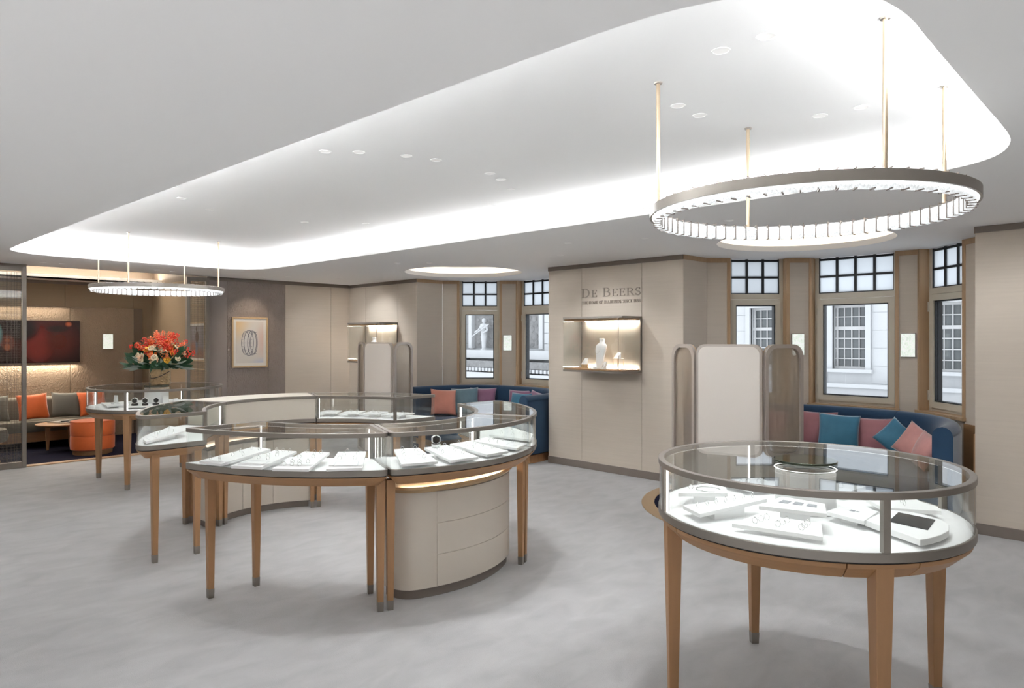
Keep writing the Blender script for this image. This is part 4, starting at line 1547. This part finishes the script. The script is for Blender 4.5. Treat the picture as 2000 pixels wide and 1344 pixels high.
def plate(g, sz, d0, d1):
    mb = MB()
    n = len(sz)
    v = [(*g.pt(s, d0), z) for s, z in sz] + [(*g.pt(s, d1), z) for s, z in sz]
    mb.add(v, [tuple(range(n - 1, -1, -1)), tuple(range(n, 2 * n))] + [(i, (i + 1) % n, n + (i + 1) % n, n + i) for i in range(n)])
    return mb


def hoop(g, so, si, d0, d1):
    mb = MB()
    n = len(so)
    v = [(*g.pt(s, d), z) for sz, d in ((so, d0), (so, d1), (si, d1), (si, d0)) for s, z in sz]
    f = []
    for i in range(n):
        j = (i + 1) % n
        for k in range(4):
            f.append((k * n + i, k * n + j, ((k + 1) % 4) * n + j, ((k + 1) % 4) * n + i))
    return mb.add(v, f)


def folding_screen(label, pts):
    c = pts[1]
    t = thing('folding_screen', label, 'folding screen', (c[0], c[1], 0), group='three leaf folding screens')
    h = 1.528
    for k in range(3):
        g = Seg(pts[k], pts[k + 1])
        w = g.L - .012
        g.P = g.pt(.006, 0)
        r = .075 if k == 1 else min(.11, w * .42)
        so = arch(w, h, r)
        b = .02 if k == 1 else .032
        si = [(min(max(s, b), w - b) if i < 2 else b + (s) * (w - 2 * b) / w, .03 if i < 2 else .03 + (z) * (h - b - .03) / h) for i, (s, z) in enumerate(so)]
        fr = hoop(g, so, si, -.022, .022).build('screen_frame', M['screen_back'], t)
        hoop(g, [(s + (w / 2 - s) * -.004, z) for s, z in so], [(s * .992 + w * .004, z * .997) for s, z in so], .010, .018).build('brass_edge', M['brass'], fr)
        if k == 1:
            plate(g, si, -.028, .014).build('leather_panel', M['screen_panel'], t)
        else:
            plate(g, si, -.004, .004).build('mesh_panel', M['mesh'], t)


folding_screen('three leaf folding screen with beige middle panel behind the near round table', [C2R(1.517, 6.55), C2R(1.654, 6.25), C2R(2.148, 5.95), C2R(2.543, 6.10)])
folding_screen('three leaf folding screen with beige middle panel before the far corner showcase', [C2R(-2.199, 10.0), C2R(-2.04, 9.70), C2R(-1.585, 9.30), C2R(-1.377, 9.60)])


# ------------------------------------------------------------------ curved benches and cushions
def bench(label, c, R=1.22, by=1.30):
    t = thing('curved_bench', label, 'bench', (c[0], c[1], 0), group='navy velvet bay benches')

    def path(a0, a1, dr, n=26):
        out = []
        for k in range(n + 1):
            a = radians(a0 + (a1 - a0) * k / n)
            e = 2 / 2.5
            x = (R + dr) * (1 if cos(a) > 0 else -1) * abs(cos(a)) ** e
            y = (by + dr) * abs(sin(a)) ** e
            out.append((c[0] + x, c[1] + y))
        return out
    MB().sweep([(-.0, .0), (-.0, .10), (.44, .10), (.44, .0)], path(2, 178, -.04)).build('plinth', M['oak'], t)
    MB().sweep([(0, .10), (0, .38), (.03, .42), (.42, .42), (.50, .40), (.52, .36), (.52, .10)], path(1, 179, -.10)).build('seat', M['blue_velvet'], t)
    prof = [(0, .12), (0, .80)]
    for k in range(9):
        a = radians(180 - 180 * k / 8)
        prof.append((.075 + .075 * cos(a), .785 + .075 * sin(a)))
    prof += [(.15, .42), (.15, .12)]
    for a0, a1 in ((0, 69.7), (70.3, 109.7), (110.3, 180)):
        MB().sweep(prof, path(a0, a1, 0, 18)).build('backrest', M['blue_velvet'], t, smooth=50)
    return t


bench('curved navy velvet bench in the near window bay', (-2.67, 6.46))
bench('curved navy velvet bench in the far window bay', (-7.22, 6.28))


def cushion_mesh(name, w, h, th, n=14):
    mb = MB()
    v, f = [], []
    for side in (-1, 1):
        for i in range(n + 1):
            for j in range(n + 1):
                u, s = 2 * i / n - 1, 2 * j / n - 1
                e = max(0, (1 - u * u)) ** .55 * max(0, (1 - s * s)) ** .55
                pin = 1 - .07 * (1 - u * u) * (abs(s) ** 3) - .0
                pin2 = 1 - .07 * (1 - s * s) * (abs(u) ** 3)
                v.append((u * w / 2 * pin2, side * th / 2 * e, s * h / 2 * pin))
    m = (n + 1) ** 2
    for sd in (0, 1):
        for i in range(n):
            for j in range(n):
                q = (sd * m + i * (n + 1) + j, sd * m + (i + 1) * (n + 1) + j, sd * m + (i + 1) * (n + 1) + j + 1, sd * m + i * (n + 1) + j + 1)
                f.append(q if sd == 0 else q[::-1])
    mb.add(v, f)
    me = bpy.data.meshes.new(name)
    me.from_pydata(mb.v, [], mb.f)
    bm = bmesh.new()
    bm.from_mesh(me)
    bmesh.ops.remove_doubles(bm, verts=bm.verts, dist=1e-4)
    bmesh.ops.recalc_face_normals(bm, faces=bm.faces)
    bm.to_mesh(me)
    bm.free()
    me.polygons.foreach_set('use_smooth', [True] * len(me.polygons))
    return me


CUSH = cushion_mesh('cushion', .42, .42, .16)


def cushion(label, mat_, X, Y, z, face, tilt=16, roll=0, s=1.0, group='velvet cushions on the bay benches', room=False):
    """face: heading the front looks towards, degrees in the room frame"""
    me = CUSH.copy()
    me.materials.clear()
    me.materials.append(M[mat_])
    o = link_mesh('cushion', me)
    x, y = (X, Y) if room else C2R(X, Y)
    zz = .21 * s * (abs(cos(radians(roll))) + abs(sin(radians(roll)))) * .97
    o.location = (x, y, z + zz * cos(radians(tilt)) + .01)
    o.rotation_mode = 'XYZ'
    o.matrix_world = Matrix.Translation(o.location) @ Matrix.Rotation(radians(face + 90), 4, 'Z') @ Matrix.Rotation(radians(-tilt), 4, 'X') @ Matrix.Rotation(radians(roll), 4, 'Y') @ Matrix.Scale(s, 4)
    tag(o, label, 'cushion', group)
    return o


def on_bench(c, ang, dr):
    a = radians(ang)
    e = 2 / 2.5
    return (c[0] + (1.22 - dr) * (1 if cos(a) > 0 else -1) * abs(cos(a)) ** e, c[1] + (1.30 - dr) * abs(sin(a)) ** e)


NB, FB = (-2.67, 6.46), (-7.22, 6.28)


def px_on(c, px, depth):
    """seat spot in a bay at distance `depth` before the back, seen from the tripod in direction px"""
    best = None
    for k in range(0, 181):
        p = on_bench(c, k, depth)
        X, Y = (p[0] + p[1]) / sqrt(2), (p[1] - p[0]) / sqrt(2)
        e = abs(1000 + 1360 * X / Y - px)
        if Y > 0 and (best is None or e < best[0]) and k < 150:
            best = (e, p, k)
    return best[1]


for lab, mt, pos, face, tilt, roll, s in (
        ('dusty rose cushion behind the blue one under the wide window', 'pink_cushion', (-2.94, 7.54), -80, 12, 0, .92),
        ('large square peacock blue cushion under the wide window', 'blue_cushion', (-2.66, 7.36), -70, 18, 3, .93),
        ('dusty rose cushion between the two blue cushions', 'pink_cushion', (-2.36, 7.50), -85, 14, -2, .86),
        ('peacock blue cushion standing on its corner', 'blue_cushion', (-2.12, 7.33), -62, 16, 45, .70),
        ('pale pink cushion leaning beside the blue cushion on its corner', 'pale_pink', (-1.90, 7.10), -105, 20, 28, .74),
        ('plump pale pink cushion nearest the curved bench end', 'pale_pink', (-1.77, 6.90), -140, 20, 10, .74),
        ('dusty rose cushion behind the mesh leaf of the folding screen', 'pink_cushion', (-3.35, 7.30), -55, 14, 5, .9)):
    cushion(lab, mt, pos[0], pos[1], .42, face, tilt, roll, s, room=True)
for lab, mt, pos, face, tilt, roll, s in (
        ('salmon satin cushion at the left end of the far bench', 'salmon', (-8.06, 6.62), -25, 18, 4, .95),
        ('grey teal cushion beside the salmon cushion', 'teal_cushion', (-7.92, 6.92), -45, 16, -3, .98),
        ('plum cushion behind the grey teal cushion', 'plum', (-7.80, 7.17), -55, 12, 0, .98),
        ('plum cushion behind the bright blue cushion on the far bench', 'plum', (-7.20, 7.36), -75, 12, 0, .95),
        ('bright blue cushion on the far bench', 'blue_cushion', (-7.06, 7.22), -85, 16, 0, .9),
        ('plum cushion beside the bright blue cushion near the bench arm', 'plum', (-6.80, 7.28), -100, 14, 8, .9)):
    cushion(lab, mt, pos[0], pos[1], .42, face, tilt, roll, s, room=True)

# ------------------------------------------------------------------ lounge behind the mesh partition
LA = -12.7
struct(MB().box(-13.0, -1.2, -.12, -10.3, 4.2, .002).build('floor_lounge', M['navy_carpet']), 'dark navy carpet of the lounge behind the partition')
struct(MB().box(-10.37, 1.55, 0, -10.25, 4.06, .012).build('trim_threshold', M['pale_oak']), 'oak threshold strip between grey carpet and navy lounge carpet')
wl = struct(MB().box(-13.0, -1.2, 0, LA - .02, 4.2, 2.95).build('wall_lounge_back', M['plaster_plain']), 'warm beige back wall of the lounge with rippled bronze panels')
for b0, b1 in ((-1.2, .6), (.6, 1.5), (1.5, 2.77), (2.77, 3.75), (3.75, 4.2)):
    MB().box(LA - .02, b0 + .003, 0, LA, b1 - .003, 2.43).build('wall_panel', M['lounge_beige'], wl)
for b0, b1, mt in ((-.6, .4, 'plaster'), (.404, 1.6, 'plaster'), (1.604, 2.82, 'plaster'), (2.825, 3.735, 'plaster'), (3.739, 3.87, 'plaster_plain')):
    MB().box(LA, b0, .0, LA + .085, b1, 2.075).build('rippled_panel', M[mt], wl, bevel=.004)
MB().box(LA, -1.2, 2.43, LA + .02, 4.1, 2.476).build('top_trim', M['dark_bronze'], wl)
ws = struct(MB().box(-12.72, 4.06, 0, -10.4, 4.2, 2.95).build('wall_lounge_side', M['plaster_plain']), 'warm beige side wall of the lounge with the framed portrait')
MB().box(LA, 4.04, 1.13, -10.4, 4.06, 2.476).build('wall_panel', M['lounge_beige'], ws)
MB().box(LA, 4.02, 0, -10.4, 4.06, 1.115).build('lower_panel', M['lounge_beige'], ws)
MB().box(LA, 4.012, 1.115, -10.4, 4.06, 1.13).build('ledge', M['brass'], ws)
struct(MB().box(-13.0, -1.35, 0, -10.3, -1.2, 2.95).build('wall_lounge_far', M['lounge_beige']), 'side wall of the lounge outside the picture')
cl = struct(MB().box(-13.0, -1.35, 2.72, -10.3, 4.2, 2.80).build('ceiling_lounge', M['ceiling']), 'raised lounge ceiling washed by hidden cove light')
MB().box(-13.0, -1.2, 2.476, -12.28, 4.06, 2.50).build('soffit', M['ceiling'], cl)
MB().box(-12.30, -1.2, 2.476, -12.28, 4.06, 2.545).build('soffit_lip', M['ceiling'], cl)
MB().box(-10.36, -1.2, H, -10.32, 4.06, 2.75).build('header', M['ceiling'], cl)
area_light('lounge_cove_strip', (-12.42, 1.6, 2.53), .05, 4.8, 34, (1, .88, .72), (0, pi + radians(40), 0))
# hidden strips that graze the rippled panels from above and from behind the screen
area_light('panel_wash_strip', (-12.53, 1.55, 2.10), .03, 2.4, 9, (1, .87, .70), (0, radians(-25), 0))
area_light('screen_halo_strip', (-12.565, 2.38, 1.19), .03, 1.05, 5, (1, .87, .70), (0, radians(-20), 0))

# partition: bronze frame, wire mesh
def partition(label, b0, b1, x=-10.25, post_r=True):
    t = thing('mesh_partition', label, 'partition', (x, (b0 + b1) / 2, 0), group='bronze mesh partitions')
    f = MB()
    w = .045
    f.box(x - .03, b0, 0, x + .03, b0 + w, 2.455).box(x - .03, b1 - w, 0, x + .03, b1, 2.455)
    f.box(x - .03, b0 + w, 2.40, x + .03, b1 - w, 2.455).box(x - .03, b0 + w, 0, x + .03, b1 - w, .075)
    f.build('frame', M['bronze'], t, bevel=.002)
    m = MB()
    rd = random.Random(3)
    y = b0 + w + .012
    while y < b1 - w - .006:
        m.box(x - .0012, y - .0011, .075, x + .0012, y + .0011, 2.40)
        y += rd.choice((.012, .018, .024, .034))
    z = .085
    while z < 2.39:
        m.box(x - .0012, b0 + w, z - .0011, x + .0012, b1 - w, z + .0011)
        z += rd.choice((.014, .02, .03, .04))
    o = m.build('wire_mesh', M['wire'], t, smooth=0)
    o['kind'] = 'stuff'
    MB().box(x - .008, b0 + w, .075, x - .004, b1 - w, 2.40).build('glass_pane', M['glass'], t)
    return t


partition('tall bronze framed wire mesh partition beside the lounge sofa', .25, 1.825)
partition('narrow bronze framed wire mesh panel next to the taupe wall', 3.715, 4.03)
MB().box(-10.28, .25, 2.455, -10.22, 1.825, H).build('head_rail', M['dark_bronze'], bpy.data.objects['mesh_partition'])

# screen on the rippled wall
tv = thing('wall_screen', 'large wall screen showing a dark red close up portrait', 'screen', (LA + .10, 2.375, 1.53))
MB().box(-.575 * 0 - .02, -.575, -.325, .0, .575, .325).build('case', M['black'], tv, local=True, bevel=.003)
pm = print_mat('portrait_on_screen', S((16, 3, 2)), [
    (.10, .02, .62, .42, S((43, 12, 8)), .5), (.02, -.05, .26, .38, S((74, 21, 16)), .7), (.30, .0, .26, .30, S((53, 16, 8)), .8), (-.20, .18, .28, .22, S((11, 4, 4)), .5),
    (.28, .20, .20, .07, S((14, 6, 4)), .6), (-.36, -.02, .11, .15, S((59, 24, 14)), .4), (-.365, -.08, .045, .06, S((109, 59, 32)), .4), (-.365, .02, .035, .035, S((93, 49, 28)), .4),
    (-.60, .10, .20, .30, S((59, 86, 85)), .35), (-.60, -.28, .16, .06, S((117, 59, 43)), .4), (.42, .27, .06, .05, S((117, 55, 31)), .9)], emit=.55, rough=.2)
o = MB().box(-.57, -.001, -.32, .57, .001, .32).build('picture', pm, tv, local=True)
o.location = (.0015, 0, 0)
o.rotation_euler = (0, 0, pi / 2)
s = thing('wall_light', 'backlit pearl wall light on the lounge wall beside the screen', 'wall light', (LA + .085, 3.345, 1.53), group='backlit pearl wall lights')
MB().box(0, -.075, -.125, .02, .075, .125).build('back_plate', M['bronze'], s, local=True)
MB().box(.02, -.07, -.118, .032, .07, .118).build('pearl_panel', M['sconce'], s, local=True)


def framed(name, label, cat, w, h, border, face, frame_m, print_m, extra=None):
    """picture lying in local x (across) and z (up), facing local -y"""
    t = thing(name, label, cat, (0, 0, 0))
    f = MB()
    f.box(-w / 2, -.03, -h / 2, -w / 2 + border, 0, h / 2).box(w / 2 - border, -.03, -h / 2, w / 2, 0, h / 2)
    f.box(-w / 2 + border, -.03, -h / 2, w / 2 - border, 0, -h / 2 + border).box(-w / 2 + border, -.03, h / 2 - border, w / 2 - border, 0, h / 2)
    f.build('frame', frame_m, t, local=True, bevel=.002)
    MB().box(-w / 2 + border, -.014, -h / 2 + border, w / 2 - border, -.004, h / 2 - border).build('mount', M['mount'], t, local=True)
    MB().box(-w / 2 + border + face, -.016, -h / 2 + border + face, w / 2 - border - face, -.013, h / 2 - border - face).build('picture', print_m, t, local=True)
    return t


art = framed('framed_drawing', 'oak framed drawing of coiled silver bracelets on the taupe wall', 'picture', .56, .765, .022, .045, M['frame_oak'],
             print_mat('pastel_print', S((226, 222, 216)), [(-.22, .30, .30, .40, S((232, 204, 158)), 1.0), (.24, .02, .22, .40, S((226, 196, 186)), 1.0), (.22, -.34, .30, .14, S((196, 206, 226)), 1.0), (0, 0, .17, .26, S((228, 226, 224)), .6)]))
for k, (cx, rx, rz) in enumerate(((-.07, .062, .175), (-.02, .075, .195), (.03, .07, .185), (.06, .055, .17))):
    pts = [(cx + rx * cos(2 * pi * q / 40), -.018, -.01 + rz * sin(2 * pi * q / 40)) for q in range(40)]
    MB().tube(pts, .0042, 5, closed=True).build('drawn_coil', M['ink'], art, local=True)
    tk = MB()
    for q in range(4, 37, 2):
        a = 2 * pi * q / 40
        if cos(a) < .35:
            x, z = cx + rx * cos(a), -.01 + rz * sin(a)
            tk.box(x, -.019, z - .0022, x + .024, -.0165, z + .0022)
    tk.build('drawn_links', M['ink'], art, local=True, smooth=0)
art.location = (-10.378, 4.697, 1.52)
art.rotation_euler = (0, 0, pi / 2)
por = framed('framed_portrait', 'oak framed picture of a standing person seen through the narrow mesh panel', 'picture', .72, .58, .02, .03, M['frame_oak'],
             print_mat('outdoor_portrait_print', S((132, 126, 132)), [(0, -.25, .6, .22, S((128, 84, 66)), .5), (-.1, -.12, .25, .18, S((158, 98, 74)), .8), (.0, .15, .5, .10, S((150, 146, 150)), .8),
                                                                     (.04, -.06, .05, .16, S((96, 108, 130)), .3), (.05, .07, .075, .10, S((88, 54, 44)), .3), (.03, .19, .03, .045, S((72, 46, 38)), .3)]))
por.location = (-10.72, 4.038, 1.53)


# sofa, armchair, tables
def lounge_sofa():
    t = thing('lounge_sofa', 'low grey wool sofa with curved ends against the rippled wall', 'sofa', (-12.2, 1.7, 0))
    y0, y1 = .2, 3.15
    MB().prism(rrect(-12.55, y0, -11.88, y1, .28), .10, .24).build('oak_base', M['oak_h'], t)
    MB().loft([(rrect(-12.56, y0 - .02, -11.86, y1 + .02, .30), .24), (rrect(-12.57, y0 - .03, -11.84, y1 + .03, .31), .31), (rrect(-12.55, y0, -11.87, y1, .28), .385)]).build('seat', M['grey_fabric'], t, smooth=60)
    bk = ccw(rrect(-12.60, y0 - .02, -12.36, y1 + .02, .12))
    MB().loft([(bk, .24), (bk, .64), (offset(bk, .02), .68), (offset(bk, .06), .70)]).build('backrest', M['grey_fabric'], t, smooth=60)
    for x in (-12.45, -11.98):
        for y in (.4, 1.7, 3.0):
            MB().lathe([(.012, .002), (.02, .11)], (x, y), 12).build('leg', M['oak'], t)
    return t


lounge_sofa()
for lab, mt, y, roll in (('burnt orange cushion on the lounge sofa behind the partition', 'orange', 1.35, 2), ('slate grey cushion behind the partition edge', 'grey_cushion', 1.78, 0),
                         ('burnt orange cushion in the middle of the lounge sofa', 'orange', 2.25, -3), ('slate grey cushion between two orange cushions', 'grey_cushion', 2.68, 3), ('burnt orange cushion at the end of the lounge sofa', 'orange', 3.02, -2)):
    cushion(lab, mt, -12.17 if mt == 'orange' else -12.22, y, .385, 0, 20, roll, .92, group='cushions on the lounge sofa', room=True)
ac = thing('armchair', 'low grey armchair behind the wire mesh partition', 'armchair', (-11.0, 1.35, 0))
MB().loft([(rrect(-11.35, 1.05, -10.75, 1.75, .25), .26), (rrect(-11.37, 1.03, -10.73, 1.77, .27), .33), (rrect(-11.35, 1.05, -10.75, 1.75, .25), .41)]).build('seat', M['grey_fabric'], ac, smooth=60)
bkp = [(-11.05 + .34 * cos(radians(a)), 1.40 + .38 * sin(radians(a))) for a in range(150, 301, 10)]
MB().sweep([(-.05, .28), (-.05, .66), (-.02, .70), (.02, .70), (.05, .66), (.05, .28)], bkp).build('backrest', M['grey_fabric'], ac, smooth=60)
MB().prism(rrect(-11.3, 1.1, -10.8, 1.7, .2), .235, .26).build('oak_frame', M['oak_h'], ac)
for x, y in ((-11.25, 1.15), (-10.85, 1.15), (-11.25, 1.65), (-10.85, 1.65)):
    MB().tube([(x, y, .002), (x + (-11.05 - x) * .2, y + (1.4 - y) * .2, .24)], [.012, .02], 10).build('leg', M['oak'], ac)
ct = thing('coffee_table', 'oval oak coffee table with magazines beside the orange pouf', 'coffee table', (-11.5, 2.55, 0))
MB().loft([([(-11.5 + .30 * cos(2 * pi * k / 48), 2.58 + .40 * sin(2 * pi * k / 48)) for k in range(48)], .352), ([(-11.5 + .33 * cos(2 * pi * k / 48), 2.58 + .43 * sin(2 * pi * k / 48)) for k in range(48)], .366), ([(-11.5 + .33 * cos(2 * pi * k / 48), 2.58 + .43 * sin(2 * pi * k / 48)) for k in range(48)], .380)]).build('table_top', M['oak_h'], ct, smooth=40)
for x, y in ((-11.56, 2.31), (-11.30, 2.55), (-11.72, 2.62), (-11.5, 2.85)):
    MB().loft([([(x + a * .014, y + b * .014) for a, b in ((-1, -1), (1, -1), (1, 1), (-1, 1))], .002), ([(x + a * .03, y + b * .03) for a, b in ((-1, -1), (1, -1), (1, 1), (-1, 1))], .352)]).build('leg', M['oak'], ct)
for k, (x, y, a, m1, lab) in enumerate(((-11.62, 2.52, .5, 'magazine', 'closed magazine lying on the coffee table'), (-11.50, 2.62, -.2, 'paper', 'open white magazine lying on the coffee table'))):
    t = thing('magazine', lab, 'magazine', (x, y, .380))
    MB().obox((0, 0), (cos(a), sin(a)), .12, .16, 0, .012).build('pages', M['paper'], t, local=True)
    MB().obox((0, 0), (cos(a), sin(a)), .122, .162, .012, .014).build('cover', M[m1], t, local=True)
pf = thing('pouf', 'round burnt orange velvet pouf on an oak plinth', 'pouf', (-10.87, 2.70, 0))
MB().lathe([(.235, .002), (.24, .06)], (-10.87, 2.70), 48).build('plinth', M['oak_h'], pf)
MB().lathe([(.24, .06), (.265, .075), (.268, .22), (.262, .255)], (-10.87, 2.70), 56).build('lower_cushion', M['orange'], pf, smooth=50)
MB().lathe([(.262, .258), (.268, .275), (.268, .43), (.255, .455), (.15, .462)], (-10.87, 2.70), 56).build('upper_cushion', M['orange'], pf, smooth=50)
pr = MB().tube([(-10.87 + .262 * cos(2 * pi * k / 48), 2.70 + .262 * sin(2 * pi * k / 48), .447) for k in range(48)], .006, 6, closed=True).build('piping', M['orange'], pf)
L6 = 'small recessed downlight in the lounge ceiling'
for x, y in ((-11.4, 1.2), (-11.4, 2.6)):
    downlight(x, y, 2.72, L6, 'lounge ceiling downlights', 4, 90, (1, .88, .74))

# ------------------------------------------------------------------ flowers
VX, VY, VZ = -8.49, 2.79, ZR1 + .010
va = thing('flower_vase', 'glass cylinder vase wrapped in crumpled brown bark on the far round table', 'vase', (VX, VY, VZ))
rd = random.Random(11)
lv = []
for k in range(13):
    z = .003 + .172 * k / 12
    lv.append(([((.098 + .006 * sin(5 * a + 3 * k) + rd.uniform(-.004, .004)) * cos(a), (.098 + .006 * sin(4 * a - 2 * k) + rd.uniform(-.004, .004)) * sin(a)) for a in [2 * pi * q / 40 for q in range(40)]], z))
MB().loft(lv).build('bark_wrap', M['kraft'], va, local=True, smooth=60)
MB().band(circle((0, 0), .113, 48), circle((0, 0), .108, 48), 0, .195).build('glass_cylinder', M['glass'], va, local=True)
MB().tube([(.104 * cos(a), .104 * sin(a), .115 + .04 * sin(1.3 * a)) for a in [radians(-150 + 12 * q) for q in range(22)]], .004, 6).build('dark_vine', M['black'], va, local=True)

fl = thing('flower_bouquet', 'large bouquet of red berries orange blooms seed pods and dark leaves', 'flowers', (VX, VY, VZ + .17))


def leaf_mesh(name, L, W, mat_, fold=.25):
    mb = MB()
    v, f = [], []
    n = 6
    for i in range(n + 1):
        t = i / n
        w = W * sin(pi * min(1, t * .96 + .03)) ** .8
        z = -.35 * L * t * t * .5
        v += [(-w, t * L, z + w * fold), (0, t * L, z), (w, t * L, z + w * fold)]
    for i in range(n):
        for k in (0, 1):
            f.append((i * 3 + k, i * 3 + k + 1, i * 3 + 4 + k, i * 3 + 3 + k))
    mb.add(v, f)
    # second skin so that the leaf has thickness
    mb.add([(x, y, z - .0015) for x, y, z in v], [q[::-1] for q in f])
    me = mb.mesh(name, 60)
    me.materials.append(mat_)
    return me


def rose_mesh(name, mat_, R):
    mb = MB()
    rr = random.Random(5)
    for ring, (n, r, tilt) in enumerate(((3, .35, 75), (5, .65, 58), (7, 1.0, 35))):
        for k in range(n):
            a = 2 * pi * k / n + ring * .5
            v, f = [], []
            m = 4
            for i in range(m + 1):
                for j in range(m + 1):
                    u, t = (j / m - .5) * 2, i / m
                    w = R * .55 * r * 1.3 * sqrt(max(0, 1 - (u * .9) ** 2)) if False else R * .6 * (.4 + .6 * r)
                    x = u * w * sin(pi * (.25 + .65 * t))
                    up = t * R * 1.0
                    out = R * r * .35 + up * cos(radians(tilt)) + .12 * R * t * t
                    z = up * sin(radians(tilt)) - .12 * R * u * u
                    v.append((out * cos(a) - x * sin(a), out * sin(a) + x * cos(a), z))
            for i in range(m):
                for j in range(m):
                    f.append((i * (m + 1) + j, i * (m + 1) + j + 1, (i + 1) * (m + 1) + j + 1, (i + 1) * (m + 1) + j))
            mb.add(v, f)
    mb.lathe([(.02 * R, 0), (R * .35, R * .25), (R * .3, R * .75), (.02 * R, R * .85)], (0, 0), 10)
    me = mb.mesh(name, 60)
    me.materials.append(mat_)
    return me


def spray_mesh(name, mat_, n, L):
    mb = MB()
    rr = random.Random(n)
    mb.tube([(0, 0, 0), (.006, 0, L * .5), (0, .008, L)], .0018, 5)
    for k in range(n):
        z = L * (.25 + .75 * k / n)
        a = 2.4 * k
        d = rr.uniform(.006, .034)
        r = rr.uniform(.006, .009)
        mb.lathe([(r * .1, z - r), (r * .75, z - r * .65), (r, z), (r * .75, z + r * .65), (r * .1, z + r)], (d * cos(a), d * sin(a)), 8)
    me = mb.mesh(name, 60)
    me.materials.append(mat_)
    return me


def pod_mesh():
    mb = MB()
    mb.lathe([(.006, -.035), (.018, -.02), (.034, 0), (.036, .006), (.030, .011), (.001, .012)], (0, 0), 20)
    me = mb.mesh('seed_pod', 40)
    me.materials.append(M['pod'])
    hb = MB()
    for k in range(9):
        r, a = (0, 0) if k == 0 else (.018, 2 * pi * k / 8)
        hb.lathe([(.004, .0115), (.0042, .0135), (.001, .0136)], (r * cos(a), r * sin(a)), 8)
    h_ = hb.mesh('seed_holes', 0)
    h_.materials.append(mat('dark_seed', (.05, .015, .012), .6))
    return me, h_


LEAF, PLEAF = leaf_mesh('leaf', .13, .032, M['leaf']), leaf_mesh('pale_leaf', .15, .013, M['pale_leaf'])
ROSES = [rose_mesh('bloom', M[k], .038) for k in ('rose_peach', 'rose_orange', 'rose_yellow', 'cream_petal')]
SPR = [spray_mesh('berry_spray', M['berry'], 26, .15), spray_mesh('berry_spray', M['berry_orange'], 22, .14)]
POD, HOLES = pod_mesh()
rd = random.Random(23)


def stick(name, me, az, el, dist, scale=1.0, spin=0.0, along='Z', flat=.72):
    """put a piece on the dome of the bouquet, pointing outwards"""
    a, e = radians(az), radians(el)
    d = Vector((cos(a) * cos(e), sin(a) * cos(e), sin(e)))
    o = link_mesh(name, me, fl)
    o.location = (d.x * dist, d.y * dist, .08 + d.z * dist * flat)
    q = Vector((d.x, d.y, d.z + .15)).to_track_quat(along, 'X' if along != 'X' else 'Y')
    o.rotation_euler = (q.to_matrix().to_4x4() @ Matrix.Rotation(spin, 4, along)).to_euler()
    o.scale = (scale,) * 3
    return o


for k in range(110):
    stick('leaf', LEAF, rd.uniform(0, 360), rd.uniform(-24, 44), rd.uniform(.12, .27), rd.uniform(.8, 1.2), rd.uniform(0, 6.28), 'Y')
for k in range(26):
    stick('silver_leaf', PLEAF, rd.uniform(0, 360), rd.uniform(-22, 20), rd.uniform(.17, .25), rd.uniform(.8, 1.25), rd.uniform(0, 6.28), 'Y')
for k in range(36):
    az = 250 + 130 * (k / 36) + rd.uniform(-30, 30)
    stick('berry_spray', SPR[0 if (k % 3) else 1], az if k % 2 else az + 90, rd.uniform(8, 78), rd.uniform(.14, .25), rd.uniform(.85, 1.15), rd.uniform(0, 6.28), 'Z', .95)
for k in range(30):
    stick('bloom', ROSES[(0, 3, 2, 0, 1)[k % 5]], rd.uniform(180, 440), rd.uniform(5, 72), rd.uniform(.22, .30), rd.uniform(.8, 1.15), rd.uniform(0, 6.28), 'Z', .85)
for az, el in ((318, 42), (300, 8), (285, 20), (350, 30), (20, 12), (250, 35), (330, 15), (40, 45)):
    o = stick('seed_pod', POD, az, el, .29, 1.0, 0, 'Z', .85)
    link_mesh('seeds', HOLES, o)
for k in range(9):
    stick('stem', SPR[1], rd.uniform(0, 360), rd.uniform(50, 85), .26, .8, 0, 'Z', 1.0)
MB().lathe([(.07, -.03), (.11, .04), (.13, .10), (.10, .17), (.02, .2)], (0, 0), 20).build('moss_core', M['leaf'], fl, local=True)
